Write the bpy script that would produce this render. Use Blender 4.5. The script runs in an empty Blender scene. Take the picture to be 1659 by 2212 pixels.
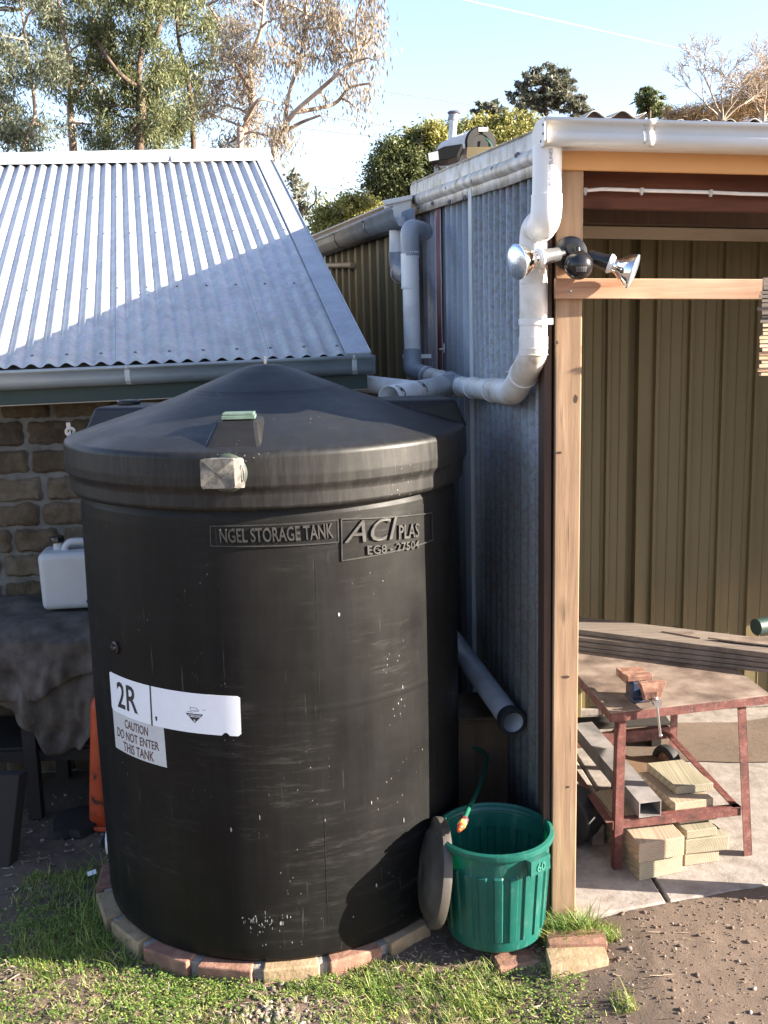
import bpy, bmesh, math, random
import numpy as np
from mathutils import Vector, Matrix, noise
R=math.radians; PI=math.pi
random.seed(7); rng=np.random.default_rng(7)
S=bpy.context.scene; COL=S.collection
# ---------------------------------------------------------------- camera
FPX=2300.; PITCH=R(10.27); ROLL=-.025; EYE=2.1
cam=bpy.data.cameras.new('camera'); cam.sensor_fit='HORIZONTAL'; cam.sensor_width=24; cam.lens=24*FPX/1659
cam.clip_start=.05; cam.clip_end=3000
co=bpy.data.objects.new('camera',cam); COL.objects.link(co)
MC=Matrix.Rotation(PI/2-PITCH,3,'X')@Matrix.Rotation(ROLL,3,'Z')
co.matrix_world=Matrix.Translation((0,0,EYE))@MC.to_4x4(); S.camera=co
# ---------------------------------------------------------------- sky and sun
SAZ,SEL=R(9),R(19.5)
SUN=Vector((math.cos(SAZ)*math.cos(SEL),-math.sin(SAZ)*math.cos(SEL),math.sin(SEL)))
w=bpy.data.worlds.new('World'); S.world=w; w.use_nodes=True
nt=w.node_tree; bg=nt.nodes['Background']; sk=nt.nodes.new('ShaderNodeTexSky'); sk.sky_type='NISHITA'
sk.sun_disc=False; sk.sun_elevation=SEL; sk.sun_rotation=PI/2+SAZ; sk.air_density=1.0; sk.dust_density=.9; sk.ozone_density=1.0
hs=nt.nodes.new('ShaderNodeHueSaturation'); hs.inputs['Saturation'].default_value=1.0; nt.links.new(sk.outputs[0],hs.inputs['Color']); wb=nt.nodes.new('ShaderNodeMix'); wb.data_type='RGBA'; wb.blend_type='MULTIPLY'; wb.inputs[0].default_value=1; wb.inputs[7].default_value=(1.0,.94,1.02,1); nt.links.new(hs.outputs[0],wb.inputs[6]); nt.links.new(wb.outputs[2],bg.inputs[0]); bg.inputs[1].default_value=.075
sl=bpy.data.lights.new('sun','SUN'); sl.energy=5.0; sl.angle=R(.5); sl.color=(1,.9,.76)
so=bpy.data.objects.new('sun',sl); COL.objects.link(so); so.rotation_euler=SUN.to_track_quat('Z','Y').to_euler()
S.view_settings.view_transform='Standard'; S.view_settings.look='None'; S.view_settings.gamma=1
S.view_settings.exposure=2.45
# ---------------------------------------------------------------- survey helpers: pixel of a 1659x2212 print -> point in the place
def ray(x,y): return MC@Vector(((x-829.5)/FPX,-(y-1106)/FPX,-1))
def atY(x,y,v): d=ray(x,y); return Vector((0,0,EYE))+d*(v/d.y)
def atZ(x,y,v): d=ray(x,y); return Vector((0,0,EYE))+d*((v-EYE)/d.z)
def atPlane(x,y,P,n): d=ray(x,y); C=Vector((0,0,EYE)); P=Vector(P); n=Vector(n); return C+d*((P-C).dot(n)/d.dot(n))
# ---------------------------------------------------------------- object helpers
def org(o):
    v=Vector((0,0,0))
    while o is not None: v+=o.location; o=o.parent
    return v
def tag(o,label=None,cat=None,group=None,kind=None):
    if label:o['label']=label
    if cat:o['category']=cat
    if group:o['group']=group
    if kind:o['kind']=kind
    return o
def thing(name,loc,label,cat,group=None):
    o=bpy.data.objects.new(name,None); COL.objects.link(o); o.location=loc; o.empty_display_size=.1
    return tag(o,label,cat,group)
class MB:
    def __init__(s): s.v=[]; s.f=[]; s.m=[]; s.mi=0
    def add(s,vs,fs):
        n=len(s.v); s.v+= [tuple(v) for v in vs]; s.f+=[tuple(i+n for i in f) for f in fs]; s.m+=[s.mi]*len(fs); return s
    def box(s,p,a,b,c):
        p,a,b,c=[Vector(q) for q in (p,a,b,c)]
        if a.cross(b).dot(c)<0: a,b=b,a
        vs=[p,p+a,p+a+b,p+b]; vs+=[q+c for q in vs]
        return s.add(vs,[(3,2,1,0),(4,5,6,7),(0,1,5,4),(1,2,6,5),(2,3,7,6),(3,0,4,7)])
    def cbox(s,c,sx,sy,sz,yaw=0):
        M=Matrix.Rotation(yaw,3,'Z'); a=M@Vector((sx,0,0)); b=M@Vector((0,sy,0)); d=Vector((0,0,sz))
        return s.box(Vector(c)-a/2-b/2-d/2,a,b,d)
    def beam(s,p0,p1,wd,ht,up=(0,0,1)):
        p0,p1=Vector(p0),Vector(p1); d=(p1-p0); u=Vector(up); sd=d.cross(u).normalized(); u=sd.cross(d).normalized()
        return s.box(p0-sd*wd/2-u*ht/2,d,sd*wd,u*ht)
    def lathe(s,prof,c=(0,0,0),n=48,ax=(0,0,1),a0=0,a1=2*PI,close=True):
        c=Vector(c); z=Vector(ax).normalized(); t=Vector((1,0,0)) if abs(z.x)<.8 else Vector((0,1,0))
        x=(t-z*t.dot(z)).normalized(); y=z.cross(x); full=abs(a1-a0-2*PI)<1e-6; k=n if full else n+1
        vs=[]; 
        for r,h in prof:
            for i in range(k):
                a=a0+(a1-a0)*i/n; vs.append(c+x*(r*math.cos(a))+y*(r*math.sin(a))+z*h)
        fs=[]
        for j in range(len(prof)-1):
            for i in range(n):
                i2=(i+1)%k; fs.append((j*k+i,j*k+i2,(j+1)*k+i2,(j+1)*k+i))
        return s.add(vs,fs)
    def cyl(s,p0,p1,r,r1=None,n=24,caps=True):
        p0,p1=Vector(p0),Vector(p1); L=(p1-p0).length; r1=r if r1 is None else r1
        pr=[(r,0),(r1,L)]
        if caps: pr=[(1e-5,0)]+pr+[(1e-5,L)]
        return s.lathe(pr,p0,n,p1-p0)
    def tube(s,pts,r,n=16,caps=True,rs=None):
        pts=[Vector(p) for p in pts]; k=len(pts)
        T=[]
        for i in range(k):
            a=pts[max(0,i-1)]; b=pts[min(k-1,i+1)]; T.append((b-a).normalized())
        u=T[0].orthogonal().normalized(); vs=[]
        for i in range(k):
            u=(u-T[i]*u.dot(T[i])).normalized(); q=T[i].cross(u); rr=rs[i] if rs else r
            for j in range(n):
                a=2*PI*j/n; vs.append(pts[i]+(u*math.cos(a)+q*math.sin(a))*rr)
        fs=[(i*n+j,i*n+(j+1)%n,(i+1)*n+(j+1)%n,(i+1)*n+j) for i in range(k-1) for j in range(n)]
        if caps: fs+=[tuple(range(n))[::-1],tuple((k-1)*n+j for j in range(n))]
        return s.add(vs,fs)
    @staticmethod
    def dens(prof,st=.02):
        out=[prof[0]]
        for (a,b),(c,d) in zip(prof,prof[1:]):
            L=math.hypot(c-a,d-b); n=max(1,int(L/st)); ts=[k/n for k in range(1,n+1)]
            if L>.02: ts=sorted(set([.004/L,1-.004/L]+ts))
            out+=[(a+(c-a)*t,b+(d-b)*t) for t in ts]
        return out
    def extrude(s,prof,p0,p1,x,y,caps=False,sc1=1):
        p0,p1,x,y=[Vector(q) for q in (p0,p1,x,y)]; n=len(prof)
        vs=[p0+x*a+y*b for a,b in prof]+[p1+x*(a*sc1)+y*(b*sc1) for a,b in prof]
        fs=[(i,i+1,n+i+1,n+i) for i in range(n-1)]
        if caps: fs+=[tuple(range(n)),tuple(range(n,2*n))[::-1]]
        return s.add(vs,fs)
def obj(name,mb,mat,parent=None,smooth=False,bevel=0,origin=None,solid=0,sharp=35):
    me=bpy.data.meshes.new(name)
    o=bpy.data.objects.new(name,me); COL.objects.link(o)
    V=np.array(mb.v,dtype=float).reshape(-1,3)
    if parent is not None: o.parent=parent; V=V-np.array(org(parent))
    else:
        if origin is None: origin=((V[:,0].min()+V[:,0].max())/2,(V[:,1].min()+V[:,1].max())/2,V[:,2].min())
        o.location=origin; V=V-np.array(origin)
    me.from_pydata(V.tolist(),[],mb.f)
    for m in (mat if isinstance(mat,(list,tuple)) else [mat]): me.materials.append(m)
    if len(set(mb.m))>1: me.polygons.foreach_set('material_index',mb.m)
    me.update()
    if smooth:
        me.polygons.foreach_set('use_smooth',[True]*len(me.polygons))
        if sharp<180: me.set_sharp_from_angle(angle=R(sharp))
    if bevel:
        b=o.modifiers.new('bevel','BEVEL'); b.width=bevel; b.segments=2; b.limit_method='ANGLE'; b.angle_limit=R(40)
    if solid:
        b=o.modifiers.new('solid','SOLIDIFY'); b.thickness=solid; b.offset=0
    return o
def dup(o,parent=None,loc=None,rotz=None,label=None):
    c=o.copy(); COL.objects.link(c)
    if parent is not None: c.parent=parent
    if loc is not None: c.location=loc
    if rotz is not None: c.rotation_euler.z=rotz
    if label: c['label']=label
    for ch in [q for q in COL.objects if q.parent==o]: dup(ch,c)
    return c
def fillet(pts,rad,n=8):
    pts=[Vector(p) for p in pts]; out=[pts[0]]
    rads=rad if isinstance(rad,(list,tuple)) else [rad]*(len(pts)-2)
    for i in range(1,len(pts)-1):
        p=pts[i]; a=(pts[i-1]-p).normalized(); b=(pts[i+1]-p).normalized(); r=rads[i-1]
        for k in range(n+1):
            t=k/n; out.append((p+a*r)*(1-t)**2+p*2*t*(1-t)+(p+b*r)*t*t)
    out.append(pts[-1]); return out
def text_mesh(t,size,ext=0,bold=0,shear=0):
    cu=bpy.data.curves.new('t','FONT'); cu.body=t; cu.size=size; cu.extrude=ext; cu.offset=bold; cu.shear=shear; cu.resolution_u=3
    o=bpy.data.objects.new('t',cu); COL.objects.link(o); dg=bpy.context.evaluated_depsgraph_get(); me=o.evaluated_get(dg).to_mesh()
    vs=[Vector(v.co) for v in me.vertices]; fs=[tuple(p.vertices) for p in me.polygons]
    o.evaluated_get(dg).to_mesh_clear(); bpy.data.objects.remove(o); bpy.data.curves.remove(cu); return vs,fs
# ---------------------------------------------------------------- materials
def newmat(name):
    m=bpy.data.materials.new(name); m.use_nodes=True; t=m.node_tree; return m,t,t.nodes['Principled BSDF']
def N(t,ty,**k):
    n=t.nodes.new(ty)
    for a,b in k.items():
        if a.startswith('i_'): n.inputs[int(a[2:]) if a[2:].isdigit() else a[2:]].default_value=b
        else: setattr(n,a,b)
    return n
def ramp(t,fac,stops):
    r=t.nodes.new('ShaderNodeValToRGB'); e=r.color_ramp.elements
    while len(e)<len(stops): e.new(.5)
    for q,(p,c) in zip(e,stops): q.position=p; q.color=tuple(c)+(1,) if len(c)==3 else c
    t.links.new(fac,r.inputs[0]); return r.outputs[0]
def mixc(t,fac,a,b,mode='MIX'):
    m=t.nodes.new('ShaderNodeMix'); m.data_type='RGBA'; m.blend_type=mode
    for s,v in ((m.inputs[0],fac),(m.inputs[6],a),(m.inputs[7],b)):
        if hasattr(v,'links') or hasattr(v,'is_linked'): t.links.new(v,s)
        else: s.default_value=v if isinstance(v,(int,float)) else tuple(v)+(1,)
    return m.outputs[2]
def coords(t,scale=(1,1,1),rot=(0,0,0),kind='Object'):
    c=t.nodes.new('ShaderNodeTexCoord'); m=N(t,'ShaderNodeMapping'); m.inputs['Scale'].default_value=scale; m.inputs['Rotation'].default_value=rot
    t.links.new(c.outputs[kind],m.inputs[0]); return m.outputs[0]
def noi(t,vec,scale,detail=6,rough=.6,dist=0):
    n=N(t,'ShaderNodeTexNoise'); n.inputs['Scale'].default_value=scale; n.inputs['Detail'].default_value=detail; n.inputs['Roughness'].default_value=rough; n.inputs['Distortion'].default_value=dist
    t.links.new(vec,n.inputs['Vector']); return n.outputs['Fac']
def bump(t,b,h,strength=.3,dist=.01):
    n=N(t,'ShaderNodeBump'); n.inputs['Strength'].default_value=strength; n.inputs['Distance'].default_value=dist
    t.links.new(h,n.inputs['Height']); t.links.new(n.outputs[0],b.inputs['Normal'])
def simple(name,stops,scale=8,st=(1,1,1),rough=.6,metal=0,bs=.2,bd=.004,bscale=None,detail=7,rot=(0,0,0),spec=None,rr=None):
    """noise-driven colour ramp with a second, finer bump noise"""
    m,t,b=newmat(name); v=coords(t,st,rot); f=noi(t,v,scale,detail)
    t.links.new(ramp(t,f,stops),b.inputs['Base Color']); b.inputs['Metallic'].default_value=metal
    if spec is not None: b.inputs['Specular IOR Level'].default_value=spec
    if rr:
        q=t.nodes.new('ShaderNodeMapRange'); t.links.new(f,q.inputs[0]); q.inputs[1].default_value=.3; q.inputs[2].default_value=.7; q.inputs[3].default_value=rr[0]; q.inputs[4].default_value=rr[1]; t.links.new(q.outputs[0],b.inputs['Roughness'])
    else: b.inputs['Roughness'].default_value=rough
    if bs: bump(t,b,noi(t,v,bscale or scale*5,5),bs,bd)
    return m
def flat2(name,c,rough=.5,metal=0,var=.12,scale=20,bs=.1,spec=None):
    d=tuple(x*(1-var) for x in c); l=tuple(min(1,x*(1+var)) for x in c)
    return simple(name,[(.3,d),(.7,l)],scale,rough=rough,metal=metal,bs=bs,spec=spec)
def wood(name,dark,light,axis=2,scale=14,knots=True,rough=.75,rings=0):
    st=[1,1,1]; st[axis]=.055
    m,t,b=newmat(name); v=coords(t,tuple(st)); w1=noi(t,v,scale*4,8,.65,.4); w2=noi(t,v,scale,3,.5,1.5)
    f=mixc(t,.38,w1,w2); c=ramp(t,f,[(.32,dark),(.5,tuple((a+b_)/2 for a,b_ in zip(dark,light))),(.68,light)])
    if rings:     # growth rings, seen as arcs on the sawn ends
        wv=N(t,'ShaderNodeTexWave',wave_type='RINGS',rings_direction='Y'); wv.inputs['Scale'].default_value=34; wv.inputs['Distortion'].default_value=1.2; wv.inputs['Detail'].default_value=2
        t.links.new(coords(t,(1,.04,1)),wv.inputs['Vector']); c=mixc(t,ramp(t,wv.outputs['Fac'],[(.3,(rings,)*3),(.8,(0,0,0))]),c,tuple(x*.62 for x in dark))
    v2=coords(t); k=noi(t,v2,2.2,4); c=mixc(t,ramp(t,k,[(.35,(0,0,0)),(.7,(.45,.45,.45))]),c,tuple(x*.55 for x in dark))
    if knots:
        sv=[1,1,1]; sv[axis]=.45; vo=N(t,'ShaderNodeTexVoronoi'); vo.inputs['Scale'].default_value=4.2; t.links.new(coords(t,tuple(sv)),vo.inputs['Vector'])
        c=mixc(t,ramp(t,vo.outputs['Distance'],[(.06,(.85,.85,.85)),(.14,(0,0,0))]),c,tuple(x*.35 for x in dark))
    t.links.new(c,b.inputs['Base Color']); b.inputs['Roughness'].default_value=rough; bump(t,b,w1,.35,.003); return m
def galv(name,base,dark,rust=None,lich=False,rz=None,scale=9,metal=.55,rough=(.35,.6)):
    """weathered zinc: spangle, streaks running down the sheet, optional dirt"""
    m,t,b=newmat(name); v=coords(t); vs=coords(t,(1,1,.12)); sp=N(t,'ShaderNodeTexVoronoi'); sp.inputs['Scale'].default_value=90; t.links.new(v,sp.inputs['Vector'])
    f=noi(t,vs,scale,8,.65); c=ramp(t,f,[(.3,dark),(.65,base)])
    c=mixc(t,.12,c,sp.outputs['Color'],'OVERLAY')
    f2=noi(t,v,3,8,.7)
    if rust:
        fr=ramp(t,noi(t,v,48 if lich else 16,9,.75),[(.46 if lich else .52,(0,0,0)),(.6 if lich else .66,(.6,.6,.6))])
        if lich:      # lichen and dirt keep to the upper part of the sheet
            sx=N(t,'ShaderNodeSeparateXYZ'); t.links.new(v,sx.inputs[0]); q=N(t,'ShaderNodeMapRange'); t.links.new(sx.outputs[2],q.inputs[0]); q.inputs[1].default_value=-.55; q.inputs[2].default_value=-.1; q.inputs[3].default_value=.12; q.inputs[4].default_value=1
            mu=N(t,'ShaderNodeMath',operation='MULTIPLY'); t.links.new(q.outputs[0],mu.inputs[0]); t.links.new(fr,mu.inputs[1]); fr=mu.outputs[0]
        c=mixc(t,fr,c,rust)
    t.links.new(c,b.inputs['Base Color']); b.inputs['Metallic'].default_value=metal
    q=t.nodes.new('ShaderNodeMapRange'); t.links.new(f2,q.inputs[0]); q.inputs[1].default_value=.3; q.inputs[2].default_value=.7; q.inputs[3].default_value=rough[0]; q.inputs[4].default_value=rough[1]; t.links.new(q.outputs[0],b.inputs['Roughness'])
    bump(t,b,noi(t,v,60,6),.15,.002); return m
M={}
M['pvc']=simple('pvc_white',[(.25,(.5,.5,.48)),(.45,(.72,.72,.71)),(.7,(.78,.78,.78))],5,rough=.38,bs=.05)
M['pvc_dirty']=simple('pvc_dirty',[(.28,(.3,.25,.18)),(.42,(.55,.52,.46)),(.58,(.66,.65,.63)),(.7,(.7,.7,.69))],9,rough=.42,bs=.08)
M['pvc_grey']=simple('pvc_grey',[(.3,(.22,.24,.27)),(.7,(.33,.36,.4))],7,rough=.4,bs=.05)
M['gutter_cream']=simple('gutter_cream',[(.3,(.6,.57,.52)),(.7,(.72,.69,.65))],4,rough=.4,bs=.04)
M['gutter_grey']=simple('gutter_grey',[(.3,(.2,.23,.24)),(.5,(.31,.35,.36)),(.7,(.38,.42,.43))],6,st=(.3,1,1),rough=.42,metal=.3,bs=.06)
M['fascia_green']=flat2('fascia_green',(.018,.04,.036),.5)
M['galv_roof']=galv('galv_roof',(.5,.52,.55),(.36,.38,.41),metal=.08,rough=(.4,.6))
M['galv_flash']=galv('galv_flash',(.42,.44,.47),(.33,.35,.38),metal=.1,rough=(.4,.55))
M['galv_barge']=simple('galv_barge',[(.3,(.22,.17,.11)),(.45,(.42,.38,.32)),(.6,(.56,.55,.53))],10,rough=.5,metal=.25,bs=.15)
M['galv_old']=galv('galv_old',(.27,.29,.31),(.17,.185,.2),rust=(.13,.10,.07),lich=True,metal=.12)
M['galv_plain']=galv('galv_plain',(.25,.27,.30),(.17,.19,.21),metal=.12)
M['galv_red']=galv('galv_red',(.27,.28,.31),(.2,.19,.2),rust=(.2,.13,.12),metal=.1)
M['red_rib']=simple('red_oxide',[(.3,(.1,.018,.014)),(.6,(.17,.035,.025)),(.72,(.3,.25,.23))],18,st=(1,1,.2),rough=.6)
M['pale_strip']=simple('pale_strip',[(.3,(.3,.33,.33)),(.6,(.5,.53,.53))],8,st=(1,1,.3),rough=.55)
M['olive']=simple('olive_sheet',[(.3,(.12,.093,.042)),(.7,(.155,.122,.058))],3,st=(1,1,.3),rough=.5,bs=.06)
M['ochre']=simple('ochre_sheet',[(.3,(.1,.085,.045)),(.7,(.2,.165,.09))],3,st=(1,1,.2),rough=.5,bs=.05)
M['beige']=simple('beige_steel',[(.3,(.26,.2,.13)),(.6,(.42,.34,.25))],5,st=(.3,1,1),rough=.5)
M['dust_brown']=simple('dusty_brown',[(.3,(.05,.03,.015)),(.7,(.12,.08,.045))],14,rough=.8)
M['fascia_orange']=simple('fascia_paint',[(.3,(.58,.3,.11)),(.7,(.66,.36,.15))],3,st=(.3,1,1),rough=.55,bs=.06)
M['pine']=wood('pine_post',(.25,.15,.085),(.5,.33,.2),2,12)
M['pine_x']=wood('pine_rail',(.33,.14,.07),(.62,.4,.26),0,12)
M['red_wood']=wood('red_hardwood',(.08,.02,.01),(.17,.055,.025),0,12)
M['dark_wood']=wood('dark_stud',(.05,.025,.014),(.1,.055,.035),2,14,False)
M['old_wood']=wood('weathered_board',(.1,.075,.06),(.27,.22,.18),0,12,False,.85)
M['offcut_wood']=wood('offcut_pine',(.33,.245,.165),(.47,.38,.28),1,12,False,rings=.55)
M['offcut_green']=wood('treated_pine',(.25,.22,.15),(.4,.355,.255),1,12,False,rings=.5)
M['ply']=wood('plywood',(.1,.055,.03),(.2,.125,.075),2,7,False)
M['black']=flat2('black_plastic',(.012,.012,.014),.22,bs=.02)
M['black_matt']=flat2('black_rubber',(.016,.016,.017),.7)
M['white']=flat2('white_plastic',(.78,.78,.78),.4,bs=.02)
M['screw']=flat2('screw_metal',(.16,.15,.16),.5,.5)
M['chrome']=simple('mirror_glass',[(.3,(.8,.78,.74)),(.7,(.9,.88,.84))],4,rough=.07,metal=1,bs=0)
M['steel']=flat2('bright_steel',(.5,.5,.52),.25,.9)
M['holder_grey']=flat2('holder_grey',(.1,.1,.105),.4)
M['concrete']=simple('concrete',[(.25,(.13,.108,.095)),(.45,(.21,.182,.16)),(.58,(.25,.22,.197)),(.75,(.3,.265,.24))],16,rough=.9,bs=.5,bd=.004,bscale=60,detail=10)
M['brick_red']=simple('red_brick',[(.25,(.1,.06,.045)),(.5,(.22,.11,.075)),(.72,(.32,.2,.14))],14,rough=.9,bs=.6,bd=.005)
M['brick_orange']=simple('orange_brick',[(.25,(.13,.12,.06)),(.45,(.27,.19,.11)),(.72,(.42,.31,.2))],12,rough=.9,bs=.6,bd=.005)
M['mortar']=simple('mortar',[(.3,(.19,.175,.15)),(.7,(.38,.355,.32))],16,rough=.95,bs=.7,bd=.006)
M['stone']=simple('stone_block',[(.25,(.05,.032,.016)),(.45,(.11,.078,.04)),(.6,(.15,.11,.06)),(.75,(.2,.16,.1))],7,rough=.95,bs=.9,bd=.012,bscale=28,detail=10)
def stone_mat():
    m,t,b=newmat('stone_block'); v=coords(t); g=N(t,'ShaderNodeNewGeometry')
    f=noi(t,v,9,10,.75); md=N(t,'ShaderNodeMath',operation='MULTIPLY'); md.inputs[1].default_value=.35; t.links.new(g.outputs['Random Per Island'],md.inputs[0]); ad=N(t,'ShaderNodeMath',operation='ADD'); t.links.new(md.outputs[0],ad.inputs[0]); t.links.new(f,ad.inputs[1])
    c=ramp(t,ad.outputs[0],[(.38,(.035,.024,.015)),(.55,(.09,.064,.037)),(.72,(.14,.105,.065)),(.9,(.2,.165,.115))])
    c=mixc(t,ramp(t,noi(t,v,34,6,.8),[(.55,(0,0,0)),(.7,(.6,.6,.6))]),c,(.03,.024,.018)); t.links.new(c,b.inputs['Base Color']); b.inputs['Roughness'].default_value=.95
    bump(t,b,noi(t,v,26,10,.8),1.0,.02); return m
M['stone']=stone_mat()
M['wall_mortar']=simple('wall_mortar',[(.3,(.08,.075,.065)),(.5,(.15,.145,.13)),(.7,(.2,.195,.18))],9,rough=.95,bs=.8,bd=.012,bscale=22)
M['hessian']=simple('hessian',[(.3,(.035,.029,.025)),(.5,(.085,.07,.06)),(.7,(.13,.115,.105))],9,rough=.95,bs=.4,bscale=300,bd=.002)
M['jerry']=simple('milky_plastic',[(.3,(.42,.43,.43)),(.7,(.52,.54,.55))],3,rough=.42,bs=.03)
M['hose_green']=flat2('hose_green',(.012,.1,.06),.4)
M['orange']=simple('orange_pvc',[(.36,(.05,.02,.015)),(.42,(.42,.055,.015)),(.7,(.55,.085,.025))],11,rough=.5,bs=.1)
M['orange_clip']=flat2('orange_plastic',(.8,.1,.03),.35)
M['yellow_clip']=flat2('yellow_plastic',(.85,.55,.12),.35)
M['brown_clip']=flat2('brown_plastic',(.09,.03,.03),.4)
M['lid_grey']=simple('lid_plastic',[(.3,(.028,.025,.022)),(.7,(.075,.065,.055))],8,rough=.55,bs=.1)
M['blue_paint']=simple('blue_paint',[(.4,(.07,.035,.025)),(.52,(.015,.03,.07)),(.7,(.025,.05,.12))],22,rough=.5,metal=.2)
M['rusty']=simple('rusty_steel',[(.3,(.09,.04,.03)),(.5,(.22,.11,.075)),(.7,(.32,.2,.14))],30,rough=.75,metal=.2,bs=.3)
M['steel_tube']=simple('galvanised_tube',[(.3,(.1,.095,.095)),(.5,(.2,.185,.18)),(.7,(.3,.275,.265))],9,rough=.6,metal=.25,bs=.1)
def bench_paint():
    m,t,b=newmat('red_bench_paint'); v=coords(t); c=ramp(t,noi(t,v,22,9,.7),[(.3,(.03,.015,.013)),(.43,(.085,.026,.021)),(.56,(.13,.042,.034)),(.68,(.17,.1,.08))])
    vo=N(t,'ShaderNodeTexVoronoi'); vo.inputs['Scale'].default_value=120; t.links.new(v,vo.inputs['Vector'])
    mk=N(t,'ShaderNodeMath',operation='MULTIPLY'); t.links.new(ramp(t,vo.outputs['Distance'],[(.13,(1,1,1)),(.2,(0,0,0))]),mk.inputs[0]); t.links.new(ramp(t,noi(t,v,18,4),[(.45,(0,0,0)),(.6,(1,1,1))]),mk.inputs[1]); c=mixc(t,mk.outputs[0],c,(.3,.26,.24))
    t.links.new(c,b.inputs['Base Color']); b.inputs['Roughness'].default_value=.6; bump(t,b,noi(t,v,60,5),.3,.002); return m
M['bench_red']=bench_paint()
M['bench_top']=simple('bench_top',[(.3,(.055,.038,.03)),(.45,(.14,.1,.078)),(.6,(.22,.17,.135)),(.75,(.3,.25,.21))],7,rough=.7,bs=.2,detail=9)
def tank_mat(lid=False):
    """black polythene with dust streaks, scuffs and specks"""
    m,t,b=newmat('tank_lid_plastic' if lid else 'tank_plastic'); v=coords(t); vz=coords(t,(1,1,.07)); vh=coords(t,(.35,.35,6))
    c=ramp(t,noi(t,v,2.5,6),[(.3,(.006,.006,.0062)),(.7,(.012,.0115,.011))] if lid else [(.3,(.0045,.0045,.0047)),(.7,(.009,.0088,.0085))])
    c=mixc(t,ramp(t,noi(t,vz,15,8,.7),[(.45,(0,0,0)),(.8,(.3,.3,.3))]),c,(.028,.0275,.027) if lid else (.022,.0215,.0205))
    c=mixc(t,ramp(t,noi(t,vh,5,8,.75),[(.5,(0,0,0)),(.8,(.4,.4,.4))]),c,(.026,.0255,.025) if lid else (.013,.0128,.0125))
    sx=N(t,'ShaderNodeSeparateXYZ'); t.links.new(v,sx.inputs[0])
    if not lid:
        q=N(t,'ShaderNodeMapRange'); t.links.new(sx.outputs[2],q.inputs[0]); q.inputs[1].default_value=1.1; q.inputs[2].default_value=1.6; q.inputs[3].default_value=0; q.inputs[4].default_value=.22
        mu=N(t,'ShaderNodeMath',operation='MULTIPLY'); t.links.new(q.outputs[0],mu.inputs[0]); t.links.new(noi(t,vz,26,9,.75),mu.inputs[1])
        c=mixc(t,mu.outputs[0],c,(.05,.047,.043))
    vo=N(t,'ShaderNodeTexVoronoi'); vo.inputs['Scale'].default_value=62; t.links.new(coords(t,(1,1,.55)),vo.inputs['Vector'])
    msk=N(t,'ShaderNodeMath',operation='MULTIPLY'); t.links.new(ramp(t,vo.outputs['Distance'],[(.09,(1,1,1)),(.14,(0,0,0))]),msk.inputs[0]); t.links.new(ramp(t,noi(t,v,5,4),[(.56,(0,0,0)),(.7,(1,1,1))]),msk.inputs[1])
    c=mixc(t,msk.outputs[0],c,(.2,.195,.18))
    if lid:       # dirt runs down the upright rim
        q=N(t,'ShaderNodeMapRange'); t.links.new(sx.outputs[2],q.inputs[0]); q.inputs[1].default_value=1.73; q.inputs[2].default_value=1.70; q.inputs[3].default_value=0; q.inputs[4].default_value=1
        mu=N(t,'ShaderNodeMath',operation='MULTIPLY'); t.links.new(q.outputs[0],mu.inputs[0]); t.links.new(ramp(t,noi(t,coords(t,(1,1,.10)),42,9,.75),[(.45,(0,0,0)),(.75,(.9,.9,.9))]),mu.inputs[1])
        c=mixc(t,mu.outputs[0],c,(.036,.033,.029))
        cr=ramp(t,noi(t,coords(t,(1,1,.12)),30,3,.5,1.0),[(.70,(0,0,0)),(.715,(1,1,1))]); mu2=N(t,'ShaderNodeMath',operation='MULTIPLY'); t.links.new(q.outputs[0],mu2.inputs[0]); t.links.new(cr,mu2.inputs[1]); c=mixc(t,mu2.outputs[0],c,(.002,.002,.002))
    else:         # broad rubbed patches and drag marks
        g1=ramp(t,noi(t,coords(t,(.8,.8,7)),7,9,.8),[(.52,(0,0,0)),(.7,(.8,.8,.8))]); g2=ramp(t,noi(t,v,2.3,5,.6),[(.47,(0,0,0)),(.62,(1,1,1))])
        mu=N(t,'ShaderNodeMath',operation='MULTIPLY'); t.links.new(g1,mu.inputs[0]); t.links.new(g2,mu.inputs[1]); c=mixc(t,mu.outputs[0],c,(.045,.044,.042))
    # scratches: thin stretched streaks at two slants
    for k,(rt,sc) in enumerate((((0,.5,.3),22),((0,-.9,.6),18))):
        vv=coords(t,(1,1,.035),rt); g=noi(t,vv,sc*5,3,.5); g2=noi(t,v,3.1+k,3)
        mm=N(t,'ShaderNodeMath',operation='MULTIPLY'); t.links.new(ramp(t,g,[(.69,(0,0,0)),(.73,(.7,.7,.7))]),mm.inputs[0]); t.links.new(ramp(t,g2,[(.5,(0,0,0)),(.62,(1,1,1))]),mm.inputs[1])
        c=mixc(t,mm.outputs[0],c,(.06,.059,.056))
    t.links.new(c,b.inputs['Base Color'])
    q=N(t,'ShaderNodeMapRange'); t.links.new(noi(t,v,6,6),q.inputs[0]); q.inputs[1].default_value=.3; q.inputs[2].default_value=.7; q.inputs[3].default_value=.38 if not lid else .42; q.inputs[4].default_value=.55; t.links.new(q.outputs[0],b.inputs['Roughness'])
    b.inputs['Specular IOR Level'].default_value=.35 if lid else .16; bump(t,b,noi(t,v,14,8,.7),.12,.006); return m
M['tank']=tank_mat(); M['tank_lid']=tank_mat(True)
M['label_white']=flat2('label_white',(.74,.76,.8),.45,var=.03,bs=0)
M['label_grey']=flat2('label_grey',(.5,.5,.5),.5,var=.05,bs=0)
M['letter']=simple('lit_raised_letter',[(.3,(.02,.02,.02)),(.7,(.055,.053,.05))],40,rough=.4,bs=.1)  # paler than the tank, painting the light on the raised edges
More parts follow.
